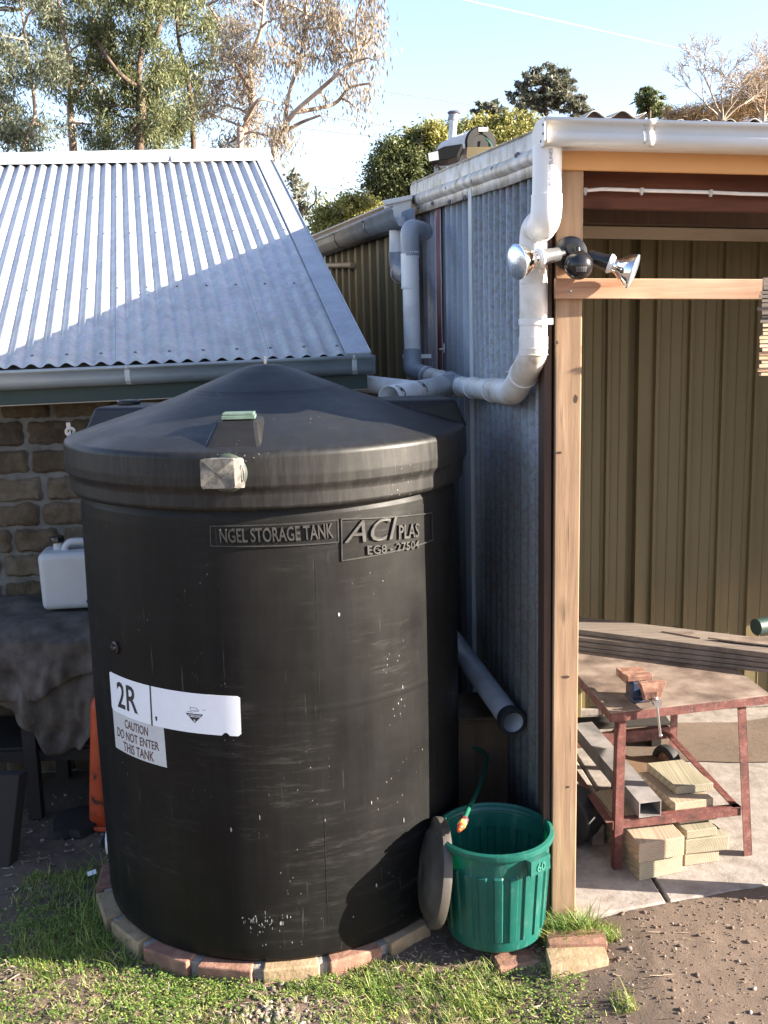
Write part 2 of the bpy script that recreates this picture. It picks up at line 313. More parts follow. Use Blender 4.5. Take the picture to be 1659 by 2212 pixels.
M['scuff']=flat2('paint_scuff',(.22,.22,.22),.7,bs=0)
M['ink']=flat2('ink_black',(.02,.02,.022),.5,bs=0)
M['ink_brown']=flat2('ink_brown',(.09,.04,.035),.5,bs=0)
M['ink_grey']=flat2('ink_grey',(.2,.2,.2),.5,bs=0)
M['emboss']=simple('emboss_plastic',[(.3,(.012,.012,.012)),(.7,(.04,.039,.037))],30,rough=.4,bs=.1)
M['mesh_sock']=simple('mesh_sock',[(.3,(.05,.047,.042)),(.6,(.15,.143,.13))],60,rough=.85,bs=.5,bscale=400,bd=.002)
M['moss_green']=flat2('moss_green',(.03,.045,.03),.7)
M['mint']=simple('mint_block',[(.3,(.06,.1,.08)),(.7,(.12,.18,.145))],30,rough=.6)
def bin_mat():
    m,t,b=newmat('bin_green'); v=coords(t)
    c=ramp(t,noi(t,v,6,7),[(.3,(.006,.075,.06)),(.7,(.011,.115,.092))])
    c=mixc(t,ramp(t,noi(t,coords(t,(1,1,.25)),40,9,.75),[(.54,(0,0,0)),(.7,(.55,.55,.55))]),c,(.13,.22,.19))
    t.links.new(c,b.inputs['Base Color']); b.inputs['Roughness'].default_value=.38
    b.inputs['Subsurface Weight'].default_value=0; bump(t,b,noi(t,v,50,4),.05,.002); return m
M['bin']=bin_mat()
M['bin_mark']=flat2('bin_marking',(.02,.15,.11),.5)
M['bamboo']=simple('bamboo',[(.3,(.26,.16,.08)),(.5,(.45,.3,.18)),(.7,(.6,.44,.3))],30,st=(.2,1,1),rough=.6)
M['bamboo_dark']=simple('bamboo_dark',[(.3,(.05,.04,.035)),(.7,(.14,.11,.09))],30,st=(.2,1,1),rough=.5)
M['dirt']=None
def dirt():
    m,t,b=newmat('dirt_ground'); v=coords(t)
    f=noi(t,v,2.2,10,.65); c=ramp(t,f,[(.3,(.062,.039,.026)),(.5,(.112,.074,.05)),(.7,(.16,.11,.077))])
    c=mixc(t,ramp(t,noi(t,v,34,9,.75),[(.35,(0,0,0)),(.7,(.7,.7,.7))]),c,(.13,.10,.077))
    vo=N(t,'ShaderNodeTexVoronoi'); vo.inputs['Scale'].default_value=75; t.links.new(v,vo.inputs['Vector'])
    c=mixc(t,ramp(t,vo.outputs['Distance'],[(.1,(.7,.7,.7)),(.2,(0,0,0))]),c,(.19,.155,.125))
    t.links.new(c,b.inputs['Base Color']); b.inputs['Roughness'].default_value=.95
    h=mixc(t,.5,noi(t,v,40,9,.75),noi(t,v,160,6,.7)); bump(t,b,h,.45,.008); return m
M['dirt']=dirt()
def leafmat(name,c1,c2,c3,rough=.55,trans=.35,sc=.35):
    m,t,b=newmat(name); v=coords(t); f=noi(t,v,sc*8,5,.7)
    g=N(t,'ShaderNodeNewGeometry'); mx=N(t,'ShaderNodeMath',operation='ADD'); ml=N(t,'ShaderNodeMath',operation='MULTIPLY'); ml.inputs[1].default_value=.45
    t.links.new(g.outputs['Random Per Island'],ml.inputs[0]); t.links.new(f,mx.inputs[0]); t.links.new(ml.outputs[0],mx.inputs[1])
    c=ramp(t,mx.outputs[0],[(.45,c1),(.72,c2),(.95,c3)]); t.links.new(c,b.inputs['Base Color']); b.inputs['Roughness'].default_value=rough
    tr=N(t,'ShaderNodeBsdfTranslucent'); t.links.new(c,tr.inputs[0]); ms=N(t,'ShaderNodeMixShader'); ms.inputs[0].default_value=trans
    t.links.new(b.outputs[0],ms.inputs[1]); t.links.new(tr.outputs[0],ms.inputs[2]); t.links.new(ms.outputs[0],t.nodes['Material Output'].inputs[0]); return m
M['euc']=leafmat('eucalypt_leaf',(.045,.065,.025),(.12,.14,.055),(.24,.24,.11))
M['euc2']=leafmat('eucalypt_leaf_grey',(.07,.09,.055),(.16,.18,.11),(.28,.29,.19))
M['euc3']=leafmat('eucalypt_leaf_pink',(.13,.11,.07),(.27,.2,.15),(.33,.31,.2))
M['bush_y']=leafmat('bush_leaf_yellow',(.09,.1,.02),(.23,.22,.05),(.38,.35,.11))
M['bush_d']=leafmat('bush_leaf_dark',(.035,.05,.018),(.08,.1,.03),(.17,.19,.065))
M['tree_m']=leafmat('tree_leaf_mid',(.055,.065,.045),(.12,.13,.085),(.24,.23,.17))
M['twig_or']=leafmat('orange_twig',(.22,.13,.05),(.38,.25,.11),(.5,.36,.2))
M['bark']=simple('eucalypt_bark',[(.3,(.16,.1,.07)),(.5,(.36,.27,.21)),(.7,(.5,.42,.35))],4,st=(1,1,.3),rough=.85)
M['bark_d']=simple('dark_bark',[(.3,(.05,.035,.025)),(.7,(.16,.11,.08))],5,rough=.9)
M['bark_w']=simple('pale_twig',[(.3,(.22,.17,.12)),(.7,(.4,.33,.26))],5,rough=.8)
M['grass']=leafmat('grass_blade',(.06,.12,.018),(.17,.26,.045),(.44,.43,.14),trans=.4,sc=.6)
M['clover']=leafmat('clover_leaf',(.045,.105,.022),(.14,.25,.045),(.34,.38,.10),trans=.35,sc=.6)
M['litter']=leafmat('dry_litter',(.12,.07,.045),(.3,.22,.15),(.5,.42,.32),trans=.1)
M['pebble']=leafmat('pebble_stone',(.07,.05,.035),(.16,.13,.1),(.27,.235,.195),rough=.8,trans=.0)
M['cloud']=flat2('contrail_white',(.95,.95,.95),.9,bs=0)
M['soil_dark']=flat2('dark_board',(.018,.014,.012),.85)
M['wire']=flat2('wire_grey',(.06,.065,.07),.5,bs=0)
M['black_disc']=flat2('black_disc',(.004,.0045,.0055),.6,spec=.2)
M['heater_white']=flat2('heater_white',(.55,.56,.58),.35,.2)
M['flue']=simple('flue_metal',[(.3,(.4,.42,.44)),(.7,(.58,.6,.62))],8,rough=.4,metal=.4)
M['flue_cap']=flat2('flue_cap',(.1,.1,.14),.5)
M['tiles']=flat2('far_roof',(.2,.16,.14),.8)
# ================================================================ ground
def slab_edge(x): return 3.425+.257*(x-.551)
def gz(x,y):
    b=-.062
    t=min(1,max(0,(x-.35)/.5)); b=b*(1-t)-.007*t
    if -1.6<x<1.9 and y<3.6: pass
    return b
def gh(x,y):
    z=gz(x,y)
    if -3<x<3 and 1.5<y<6:
        n=.018*noise.noise(Vector((x*2.2,y*2.2,0)))+.010*noise.noise(Vector((x*9,y*9,3)))+.006*noise.noise(Vector((x*31,y*31,5)))
        if x>.5: n*=.4
        z+=n
    if x>.45 and y>slab_edge(x)+.012 and y<6: z=min(z,-.03)
    return z
def axis(lo,hi,st,far):
    a=list(np.arange(lo,hi+1e-6,st)); o=[hi+d for d in (.3,.8,1.6,3,6,12,25,60,150,400,900)]; i=[lo-d for d in (.3,.8,1.6,3,6,12,25,60,150,400,900)]
    return i[::-1]+a+o
xs=axis(-2.2,2.0,.016,0); ys=axis(2.6,4.4,.016,0)
mb=MB(); nx,ny=len(xs),len(ys)
mb.v=[(x,y,gh(x,y)) for y in ys for x in xs]
mb.f=[(j*nx+i,j*nx+i+1,(j+1)*nx+i+1,(j+1)*nx+i) for j in range(ny-1) for i in range(nx-1)]; mb.m=[0]*len(mb.f)
g=obj('ground',mb,M['dirt'],smooth=True,origin=(0,0,0),sharp=180); tag(g,kind='structure')
# concrete slab of the shed, cast in two pieces with an open joint
mb=MB()
def slab(x0,x1,j0,j1):
    a=[(x0,slab_edge(x0)),(x1,slab_edge(x1)),(x1+j1,5.75),(x0+j0,5.75)]
    n=10; top=[]
    for k in range(n+1):
        t=k/n; x=x0+(x1-x0)*t; top.append((x,slab_edge(x)+.006*noise.noise(Vector((x*9,0,0)))))
    pts=top+[(a[2]),(a[3])]
    vs=[(p[0],p[1],0) for p in pts]+[(p[0],p[1],-.09) for p in pts]; k=len(pts)
    mb.add(vs,[tuple(range(k))]+[(i,i+k,(i+1)%k+k,(i+1)%k) for i in range(k)])
slab(.45,.985,0,-.16); slab(1.0,3.3,-.16,0)
s=obj('concrete_slab',mb,M['concrete'],bevel=.006); tag(s,kind='structure')
# ================================================================ corrugated sheet
def corr(mb,P0,U,V,Nn,width,vfn,pitch=.076,amp=.009,nv=1,seg=10,ph=0):
    P0,U,V,Nn=Vector(P0),Vector(U).normalized(),Vector(V).normalized(),Vector(Nn).normalized()
    n=int(width/pitch*seg); vs=[]
    for i in range(n+1):
        u=width*i/n; v0,v1=vfn(u); off=amp*math.cos(2*PI*(u/pitch)+ph)
        for j in range(nv+1): vs.append(P0+U*u+V*(v0+(v1-v0)*j/nv)+Nn*off)
    k=nv+1; fs=[(i*k+j,(i+1)*k+j,(i+1)*k+j+1,i*k+j+1) for i in range(n) for j in range(nv)]
    return mb.add(vs,fs)
# ================================================================ stone outbuilding on the left
OB=thing('stone_outbuilding',(-1.9,5.1,-.06),'low rough stone building with a corrugated steel roof behind the black tank','building')
ER=atY(800,766,4.88); EU=(atY(0,793,4.74)-ER); EU=EU.normalized()          # eave, running left
RR=atY(581,336,8.35); SV=(RR-ER); RL=SV.length; SV=SV.normalized(); RN=EU.cross(SV).normalized()
if RN.z<0: RN=-RN
BW=.098
mb=MB(); corr(mb,ER+EU*BW,EU,SV,RN,3.6,lambda u:(0,RL-.06),amp=.0095,nv=2,ph=PI)
roof=obj('roof',mb,M['galv_roof'],OB,smooth=True,solid=.0015,sharp=180)
mb=MB()
for i in range(0,24):
    for v,odd in ((.09,0),(.95,1),(1.9,0),(2.7,1)):
        if (i+odd)%2==0:
            u=BW+.076*(i+.5); mb=MB(); mb.lathe([(.0001,.007),(.006,.005),(.0075,0)],ER+EU*u+SV*v+RN*.0095,8,RN); obj('roof_screw',mb,M['screw'],roof)
for k in (4,13,24,34,44):
    mb=MB(); mb.box(ER+EU*(BW+.076*(k+.62))+RN*.002,EU*.004,SV*(RL-.08),RN*.004); obj('sheet_lap',mb,M['screw'],roof)
mb=MB(); mb.box(ER-RN*.006,EU*(BW+.012),SV*(RL),RN*.017); mb.box(ER-RN*.07-EU*.004,EU*.006,SV*RL,RN*.088)
mb.box(ER+EU*.0-RN*.006+SV*1.9,EU*(BW+.014),SV*.012,RN*.021)
obj('barge_flashing',mb,M['galv_flash'],OB,bevel=.003)
mb=MB()
pr=[(-.17,-.028),(-.16,-.012),(-.02,.05),(0,.06),(.02,.05),(.16,-.012)]
dn=Vector(SV); dn.z=dn.z
back=Vector((SV.x,SV.y,0)).normalized(); RRt=ER+SV*RL
vs=[]; 
for P in (RRt-EU*.01,RRt+EU*3.9):
    vs+=[P-SV*.19+RN*.014,P-SV*.17+RN*.022,P-SV*.03+RN*.028,P+RN*.045+Vector((0,0,.01)),P+back*.03+Vector((0,0,.02)),P+back*.2-Vector((0,0,.07))]
mb.add(vs,[(i,i+1,i+7,i+6) for i in range(5)])
mb.box(RRt+EU*.72-SV*.19+RN*.018,EU*.012,SV*.18,RN*.012)
obj('ridge_cap',mb,M['galv_flash'],OB,smooth=True,solid=.002)
# rear roof slope
mb=MB(); q=RRt-Vector((0,0,.02)); mb.box(q,EU*3.8,back*3-Vector((0,0,1.4)),RN*.01); obj('rear_roof',mb,M['galv_flash'],OB)
# gutter
GR=atY(806,766,4.80); GL=atY(0,801,4.66); GU=(GL-GR).normalized(); gl=3.7; go=Vector((-.077,-1,0)).normalized()
mb=MB(); prof=[(0,-.008),(.006,0),(.014,-.002),(.015,-.012),(.006,-.018),(.006,-.05),(.003,-.066),(-.012,-.082),(-.04,-.088),(-.1,-.088),(-.11,-.08),(-.11,-.005)]
mb.extrude(prof,GR,GR+GU*gl,go,(0,0,1)); mb.add([GR+go*a+Vector((0,0,b)) for a,b in prof],[tuple(range(len(prof)))])
gut=obj('gutter',mb,M['gutter_grey'],OB,smooth=True,solid=.0015)
for xx in (277,768):
    c=atY(xx,790,4.74); u=(c-GR).dot(GU); mb=MB(); pp=[(a+.0025,b) for a,b in prof[3:9]]; pp=[(.0175,-.012)]+pp[1:]
    mb.extrude(pp,GR+GU*(u-.011),GR+GU*(u+.011),go,(0,0,1)); mb.extrude([(-.02,.002),(.016,.003),(.017,-.012)],GR+GU*(u-.004),GR+GU*(u+.004),go,(0,0,1))
    obj('gutter_bracket',mb,M['pale_strip'],gut,solid=.001)
mb=MB(); mb.box(GR+Vector((-.03,.06,-.155)),GU*3.7,(0,.03,0),(0,0,.152)); obj('fascia_board',mb,M['fascia_green'],OB)
mb=MB(); mb.box(GR+Vector((-.03,.09,-.155)),GU*3.7,(0,.26,0),(0,0,.006)); obj('soffit',mb,M['fascia_green'],OB)
mb=MB(); mb.box(ER+Vector((-.03,.06,-.12)),EU*3.6,(0,.03,0),(0,0,.128)); obj('eave_dark_backing',mb,M['black_matt'],OB)  # black strip added to give the hollows under the roof waves their shade
mb=MB(); mb.box(GR+Vector((-.03,.052,-.158)),GU*3.7,(0,.014,0),(0,0,.004)); obj('drip_strip',mb,M['beige'],OB)
# stone wall : mortar backing plus individually lumpy blocks
WY=5.08
def wy(x): return WY+.077*(x+.1)
mb=MB(); z1=GR.z-.15; gx=160; gzn=70; vs=[]
for j in range(gzn+1):
    for i in range(gx+1):
        x=-3.4+3.3*i/gx; z=-.08+(z1+.08)*j/gzn
        vs.append((x,wy(x)-.012*noise.noise(Vector((x*9,z*9,1)))-.008*noise.noise(Vector((x*30,z*30,1))),z))
mb.add(vs,[(j*(gx+1)+i,j*(gx+1)+i+1,(j+1)*(gx+1)+i+1,(j+1)*(gx+1)+i) for j in range(gzn) for i in range(gx)])
mb.add([(-.1,wy(-.1),-.08),(-.1,wy(-.1),z1+.1),(-.85,8.4,3.2),(-1.6,11.3,1.9),(-1.6,11.3,-.08)],[(0,1,2,3,4)])
wall=obj('wall',mb,M['wall_mortar'],OB,smooth=True)
mb=MB(); z=-.06; row=0; rr=random.Random(3)
while z<z1-.02:
    hgt=rr.uniform(.098,.116); x=-3.4+rr.uniform(0,.2)
    while x<-.12:
        L=min(rr.uniform(.17,.36),-.105-x)
        if L>.05:
            a,b=16,8; sd=rr.uniform(0,99); vs=[]; pj=rr.uniform(.003,.014)
            for j in range(b+1):
                for i in range(a+1):
                    s_,t_=i/a*2-1,j/b*2-1
                    e=(1-abs(s_)**16)*(1-abs(t_)**12)
                    px=x+L*i/a+.010*noise.noise(Vector((x*3,i*.35,j*.5+sd)))+.006*noise.noise(Vector((x*9,i*.9,j*1.1+sd))); pz=z+hgt*j/b+.008*noise.noise(Vector((sd,i*.35,j*.5)))+.006*noise.noise(Vector((sd,i*1.1,j*.9)))
                    if abs(s_)>.9 and abs(t_)>.9: px-=.008*s_; pz-=.006*t_
                    vs.append((px,wy(px)+.002-(.016+pj)*e**.7-.016*noise.noise(Vector((px*22,pz*22,sd)))*e,pz))
            mb.add(vs,[(j*(a+1)+i,j*(a+1)+i+1,(j+1)*(a+1)+i+1,(j+1)*(a+1)+i) for j in range(b) for i in range(a)])
        x+=L+rr.uniform(.012,.026)
    z+=hgt+rr.uniform(.012,.024); row+=1
obj('stone_blocks',mb,M['stone'],wall,smooth=True,sharp=60)
# ================================================================ corrugated shed on the right
WP=Vector((.55,3.5,0)); WD=Vector((-.077,1,0)).normalized(); WN=Vector((-1,-.077,0)).normalized()
def wallpt(x,y,off=0): return atPlane(x,y,WP+WN*off,WN)
FD=Vector((1,.077,0)).normalized()      # along the front
SH=thing('corrugated_shed',(1.4,4.6,-.02),'open fronted timber and corrugated steel shed on the right with a cream gutter','shed')
def topz(s): return 2.575+.062*s
def sheet(s0,s1,mat,ph=0,amp=.020,off=0,name='wall_sheet',pitch=.125):
    mb=MB(); P=WP+WD*s0+WN*off-Vector((0,0,.05))
    corr(mb,P,WD,(0,0,1),WN,s1-s0,lambda u:(0,topz(s0+u)+.05),pitch=pitch,amp=amp,ph=ph,nv=1)
    return obj(name,mb,mat,SH,smooth=True,sharp=180,solid=.001)
tag(sheet(-.015,1.39,M['galv_old']),'near sheet mottled with lichen and dirt')
sheet(1.36,2.6,M['galv_plain'],off=-.015,pitch=.2,amp=.02)
sheet(2.5,3.95,M['galv_red'],ph=1,off=-.022,pitch=.2,amp=.018)
def strip(s0,s1,mat,z0,name='cover_strip',off=.012,lean=0):
    mb=MB(); a=WP+WD*s0+WN*off; b=WD*(s1-s0); mb.box(a+Vector((0,0,z0)),b,WN*.004,Vector((0,0,topz(s0)-z0))+WD*lean); return obj(name,mb,mat,SH)
strip(1.37,1.46,M['pale_strip'],-.04,off=.022); 
mb=MB(); corr(mb,WP+WD*2.52+WN*.0-Vector((0,0,-1.2)),WD,(0,0,1),WN,.22,lambda u:(0,topz(2.6)-1.2),amp=.006); tag(obj('cover_strip',mb,M['red_rib'],SH,smooth=True,solid=.001),'dark red painted strip')
mb=MB(); mb.box(WP+Vector((-.022,-.045,-.05)),(.024,0,0),(0,.13,0),(0,0,2.6)); obj('stud',mb,M['dark_wood'],SH,bevel=.002)
# barge flashing down the side of the roof
mb=MB(); A=Vector((WP.x,3.45,2.668))+WN*.012; B=Vector((.262,7.42,2.98))+WN*.012
prof=[(-.08,.012),(-.02,.012),(.004,.006),(.012,-.006),(.012,-.05),(.022,-.056),(.03,-.07),(.028,-.088),(.012,-.1),(.012,-.135)]
fine=[]
for k in range(33):
    t=k/32; P=A.lerp(B,t)+Vector((0,0,.004*noise.noise(Vector((t*9,0,0))))); sc=1+.5*t
    fine.append([P+WN*(a*(1 if a<0 else sc))+Vector((0,0,b*sc)) for a,b in prof])
vs=[p for r_ in fine for p in r_]; k=len(prof); mb.add(vs,[(i*k+j,i*k+j+1,(i+1)*k+j+1,(i+1)*k+j) for i in range(32) for j in range(k-1)])
e=len(vs)-k; mb.add([vs[e+j] for j in range(k)]+[B+WN*-.06+Vector((0,0,-.15))],[tuple(range(k+1))])
bf=obj('barge_flashing',mb,M['galv_barge'],SH,smooth=True,sharp=50,solid=.0015)
mb=MB(); P=A.lerp(B,.5)
for x,y in ((905,455),(935,446),(972,443),(1005,434),(967,413),(1023,397),(1067,372),(1119,343)):
    d=atPlane(x,y-7,WP+WN*.035,WN); mb=MB(); mb.lathe([(.0001,.014),(.006,.012),(.009,.006),(.012,.004),(.012,-.004)],d,8,WN); obj('screw',mb,M['screw'],bf)
# roof: low first sheet laid over the others
def rz(y): return 2.668+.078*(y-3.42)
mb=MB(); V=Vector((-.077,1,.078)).normalized(); Nn=Vector((0,-.078,1)).normalized()
def wavesheet(x0,x1,zo,amp,pitch,y0=3.30,ramp_=0,ph=0):
    P=Vector((x0,y0+.077*(x0-.5),rz(y0)+zo)); n=int((x1-x0)/pitch*10); vs=[]
    for i in range(n+1):
        u=(x1-x0)*i/n; a=amp*math.cos(2*PI*u/pitch+ph); 
        if ramp_ and u<ramp_: a=a*u/ramp_-(1-u/ramp_)*zo*1.0
        CL.append((P+FD*u+Nn*a+Vector((0,.012,-.001)),i==0))
        for j in (0,1): vs.append(P+FD*u+V*(4.02*j)+Nn*a)
    mb.add(vs,[(i*2,i*2+2,i*2+3,i*2+1) for i in range(n)])
CL=[]
wavesheet(.57,.81,.022,.0105,.086,ramp_=.075,ph=.22)
wavesheet(.535,2.9,-.004,.0095,.076)
obj('roof',mb,M['galv_barge'],SH,smooth=True,solid=.002,sharp=180)
mb=MB(); vs=[]
for p,_ in CL: vs+=[p,Vector((p.x,p.y,2.62))]
mb.add(vs,[(2*i,2*i+1,2*i+3,2*i+2) for i in range(len(CL)-1) if not CL[i+1][1]]); obj('eave_shade_backing',mb,M['dark_wood'],SH)  # dark sheet behind the wave edges paints the shaded roof underside
# cream gutter with end cap and joiner
G0=atY(1176,254,3.27); G1=atY(1659,268,3.27+.077*.7); gd=(G1-G0).normalized(); gn=Vector((.077,-1,0)).normalized()
prof=[(-.004,-.004),(.004,.002),(.014,.0),(.016,-.009),(.008,-.012),(.002,-.015),(.002,-.036),(.009,-.042),(.010,-.060),(.004,-.068),(-.010,-.073),(-.14,-.068),(-.15,-.06),(-.15,-.01)]
mb=MB(); mb.extrude(prof,G0,G0+gd*2.2,gn,(0,0,1)); gt=obj('gutter',mb,M['gutter_cream'],SH,smooth=True,solid=.0015,sharp=22)
mb=MB(); cap=[(.012,.002),(.014,-.064),(.0,-.077),(-.152,-.072),(-.158,-.02),(-.1,.002)]
mb.add([G0+gn*a+Vector((0,0,b))-gd*.003 for a,b in cap]+[G0+gn*a+Vector((0,0,b))+gd*.006 for a,b in cap],[tuple(range(6)),tuple(range(6,12))[::-1]]+[(i,(i+1)%6,(i+1)%6+6,i+6) for i in range(6)])
ec=obj('end_cap',mb,M['gutter_cream'],gt,bevel=.002)
for a,b in ((.0,-.02),(.0,-.045),(-.03,-.062)):
    mb=MB(); mb.lathe([(.0001,.004),(.003,.003),(.004,0)],G0+gn*a+Vector((0,0,b))-gd*.003,8,-gd); obj('rivet',mb,M['screw'],ec)
u=(atY(1390,265,3.32)-G0).dot(gd)
mb=MB(); pp=[(a+.0018,b+(.0015 if i<3 else 0)) for i,(a,b) in enumerate(prof[1:11])]; mb.extrude(pp,G0+gd*u,G0+gd*(u+.022),gn,(0,0,1)); obj('joiner',mb,M['gutter_cream'],gt,smooth=True,solid=.002,sharp=22)
mb=MB(); pp=[(a+.0015,b) for a,b in prof[4:10]]; mb.extrude(pp,G0+gd*(u-.01),G0+gd*(u-.006),gn,(0,0,1)); obj('lap_seam',mb,M['gutter_grey'],gt,solid=.001)
def fbeam(name,x0,ya,yb,Y,mat,x1=2.9,th=.045,extra=0,par=SH,slope=.077,fall=None,bev=.003):
    """board along the front: top row ya and bottom row yb seen at column x0"""
    a=atY(x0,ya,Y); b=atY(x0,yb,Y); d=Vector((1,slope,fall if fall is not None else gd.z)).normalized()
    mb=MB(); mb.box(Vector((a.x,a.y,b.z)),d*(x1-a.x),Vector((0,th,0)),(0,0,a.z-b.z)); return obj(name,mb,mat,par,bevel=bev)
fbeam('fascia_board',1212,318,366,3.415,M['fascia_orange'],th=.02)
fbeam('top_beam',1249,330,449,3.56,M['red_wood'],th=.04)
fbeam('purlin',1238,430,482,4.35,M['dark_wood'],th=.05)
b2=fbeam('back_beam',1238,487,513,5.05,M['beige'],th=.05)
fbeam('beam_dust',1238,466,487,5.09,M['dust_brown'],th=.05,par=b2)
fbeam('lintel',1238,400,470,5.15,M['dark_wood'],th=.04)
for yy in (3.9,4.7,5.3):
    pass
mb=MB()
mb.box((.556,3.44,-.06),(.083,0,0),(0,.088,0),(.008,0,2.68)); pst=obj('post',mb,M['pine'],SH,bevel=.003)
a=atY(1200,601,3.408); b=atY(1200,645,3.408)
mb=MB(); mb.box((a.x,a.y,b.z),Vector((.80,.03,-.022)),(0,.03,0),(0,0,a.z-b.z)); rl=obj('rail',mb,M['pine_x'],SH,bevel=.002)
mb=MB(); mb.lathe([(.0001,.002),(.0035,.0015),(.004,0)],atY(1233,629,3.408),10,(0,-1,0)); obj('nail',mb,M['steel'],rl)
def knot(x,y,Y,w_,h_,par,seed):
    c=atY(x,y,Y); mb=MB(); vs=[]; n=14
    for i in range(n):
        t=i/n*2*PI; q=1+.35*noise.noise(Vector((math.cos(t)*1.5,math.sin(t)*1.5,seed))); vs.append(c+Vector((w_*q*math.cos(t),-.0006,h_*q*math.sin(t))))
    mb.add(vs,[tuple(range(n))]); obj('knot',mb,M['dark_wood'],par)
knot(1207,978,3.44,.011,.004,pst,1); knot(1244,862,3.44,.006,.013,pst,2); knot(1222,1462,3.44,.014,.005,pst,3); knot(1203,740,3.44,.004,.007,pst,4); knot(1226,1700,3.44,.007,.004,pst,5)
for x,y,l_ in ((1214,900,.10),(1228,1150,.16),(1219,1330,.09),(1232,1600,.13)):
    c=atY(x,y,3.4393); mb=MB(); mb.add([c+Vector((0,0,l_/2)),c+Vector((.0011,0,.01)),c+Vector((.0004,0,-l_/2)),c+Vector((-.0008,0,-.01))],[(0,1,2,3)]); obj('crack',mb,M['dark_wood'],pst)
# right side: far post carrying the rail, and unseen sheet wall added to shade the back
mb=MB(); mb.box((1.60,3.50,-.06),(.09,0,0),(0,.09,0),(0,0,2.68)); obj('post',mb,M['pine'],SH,bevel=.003)
mb=MB(); corr(mb,(2.80,4.30,.75),(-.077,1,0),(0,0,1),(-1,0,0),1.25,lambda u:(0,2.08)); obj('side_shade_wall',mb,M['olive'],SH,smooth=True,solid=.001)
# ribbed back wall
mb=MB()
def bwY(x): return 5.40+.077*(x-1.4)
ribs=[atY(x,657,5.4).x for x in (1379,1427,1502,1576,1650)]
dd=ribs[-1]-ribs[-2]; ribs=[ribs[0]-dd*1.6,ribs[0]-dd*.8]+ribs+[ribs[-1]+dd*k for k in range(1,7)]
pts=[(.44,0)]
for i,rx in enumerate(ribs):
    if i==2: pts+=[(rx-.05,0),(rx-.045,.03),(rx-.008,.03),(rx,-.022)]
    else: pts+=[(rx-.03,0),(rx-.022,-.022),(rx-.004,-.022),(rx+.004,0)]
    if i!=2 and i+1<len(ribs):
        for k in (1,2): q=rx+(ribs[i+1]-rx)*k/3; pts+=[(q-.004,0),(q,-.003),(q+.004,0)]
vs=[]
for x,d in pts: vs+=[(x,bwY(x)+d,-.02),(x,bwY(x)+d,2.9)]
mb.add(vs,[(2*i,2*i+2,2*i+3,2*i+1) for i in range(len(pts)-1)]); obj('back_wall',mb,M['olive'],SH)
mb=MB(); mb.box((.44,5.31,0.001),(3.06,.236,0),(0,.09,0),(0,0,.04)); obj('kerb',mb,M['concrete'],SH,bevel=.005)
mb=MB(); mb.box((.32,7.4,0),(2.6,.2,0),(0,.04,0),(0,0,2.95)); obj('rear_sheet',mb,M['olive'],SH)
# ================================================================ far shed seen between the two
FS=thing('ribbed_metal_shed',(.0,7.6,-.05),'dark olive ribbed metal shed in the gap behind the tank, with a drooping gutter','shed')
A=Vector((.17,6.95,0)); B=Vector((-.86,10.9,0)); D=(B-A).normalized(); Nw=Vector((-D.y,D.x,0)); 
if Nw.x>0: Nw=-Nw
L=(B-A).length; mb=MB(); vs=[]; u=0; 
pt=[]
while u<L: pt+=[(u,0),(u+.07,0),(u+.09,.03),(u+.15,.03),(u+.17,0)]; u+=.22
for u,o in pt: 
    p=A+D*u+Nw*o; vs+=[(p.x,p.y,-.05),(p.x,p.y,2.80)]
mb.add(vs,[(2*i,2*i+2,2*i+3,2*i+1) for i in range(len(pt)-1)]); obj('wall_sheet',mb,M['ochre'],FS)
n1=Vector((0,0,1)); top=atPlane(850,447,A+Nw*.16,Nw); far=atPlane(680,519,A+Nw*.16,Nw)
far=top+(far-top)*1.1
mb=MB(); pr=[(0,0),(.012,.004),(.014,-.01),(.004,-.02),(0,-.06),(-.03,-.11),(-.1,-.12),(-.13,-.1),(-.13,0)]
mb.extrude(pr,top,far,Nw,(0,0,1)); g2=obj('gutter',mb,M['galv_plain'],FS,smooth=True,solid=.002)
for t in (.27,.62):
    mb=MB(); p=top.lerp(far,t); dd_=(far-top).normalized(); mb.extrude([(a+.004,b-.002) for a,b in pr[2:7]],p,p+dd_*.03,Nw,(0,0,1)); obj('gutter_bracket',mb,M['screw'],g2,solid=.002)
mb=MB(); p=top-Vector((0,0,.02)); 
c=[atY(828,436,6.88),atY(890,424,6.88),atY(888,470,6.88),atY(850,486,6.88)]; bk=Vector((0,.25,0))
mb.add([q for q in c]+[q+bk for q in c],[(0,1,2,3)[::-1],(4,5,6,7),(0,1,5,4),(1,2,6,5),(2,3,7,6),(3,0,4,7)])
c2=[q+Vector((0,-.012,0)) for q in (atY(826,433,6.87),atY(891,421,6.87),atY(891,431,6.87),atY(829,445,6.87))]; mb.add(c2+[q+Vector((0,.012,0)) for q in c2],[(0,1,2,3)[::-1],(4,5,6,7),(0,1,5,4),(1,2,6,5),(2,3,7,6),(3,0,4,7)])
obj('rainwater_head',mb,M['gutter_cream'],FS,bevel=.006)
mb=MB(); a=atPlane(700,574,A+Nw*.05,Nw); b=atPlane(762,573,A+Nw*.05,Nw); mb.cyl(a,b,.022); obj('conduit',mb,M['beige'],FS,smooth=True)
mb=MB(); mb.add([A+Vector((0,0,2.85)),B+Vector((0,0,2.85)),B+Vector((3,0,3.3)),A+Vector((3,0,3.3))],[(0,1,2,3)]); obj('roof',mb,M['galv_flash'],FS,solid=.01)
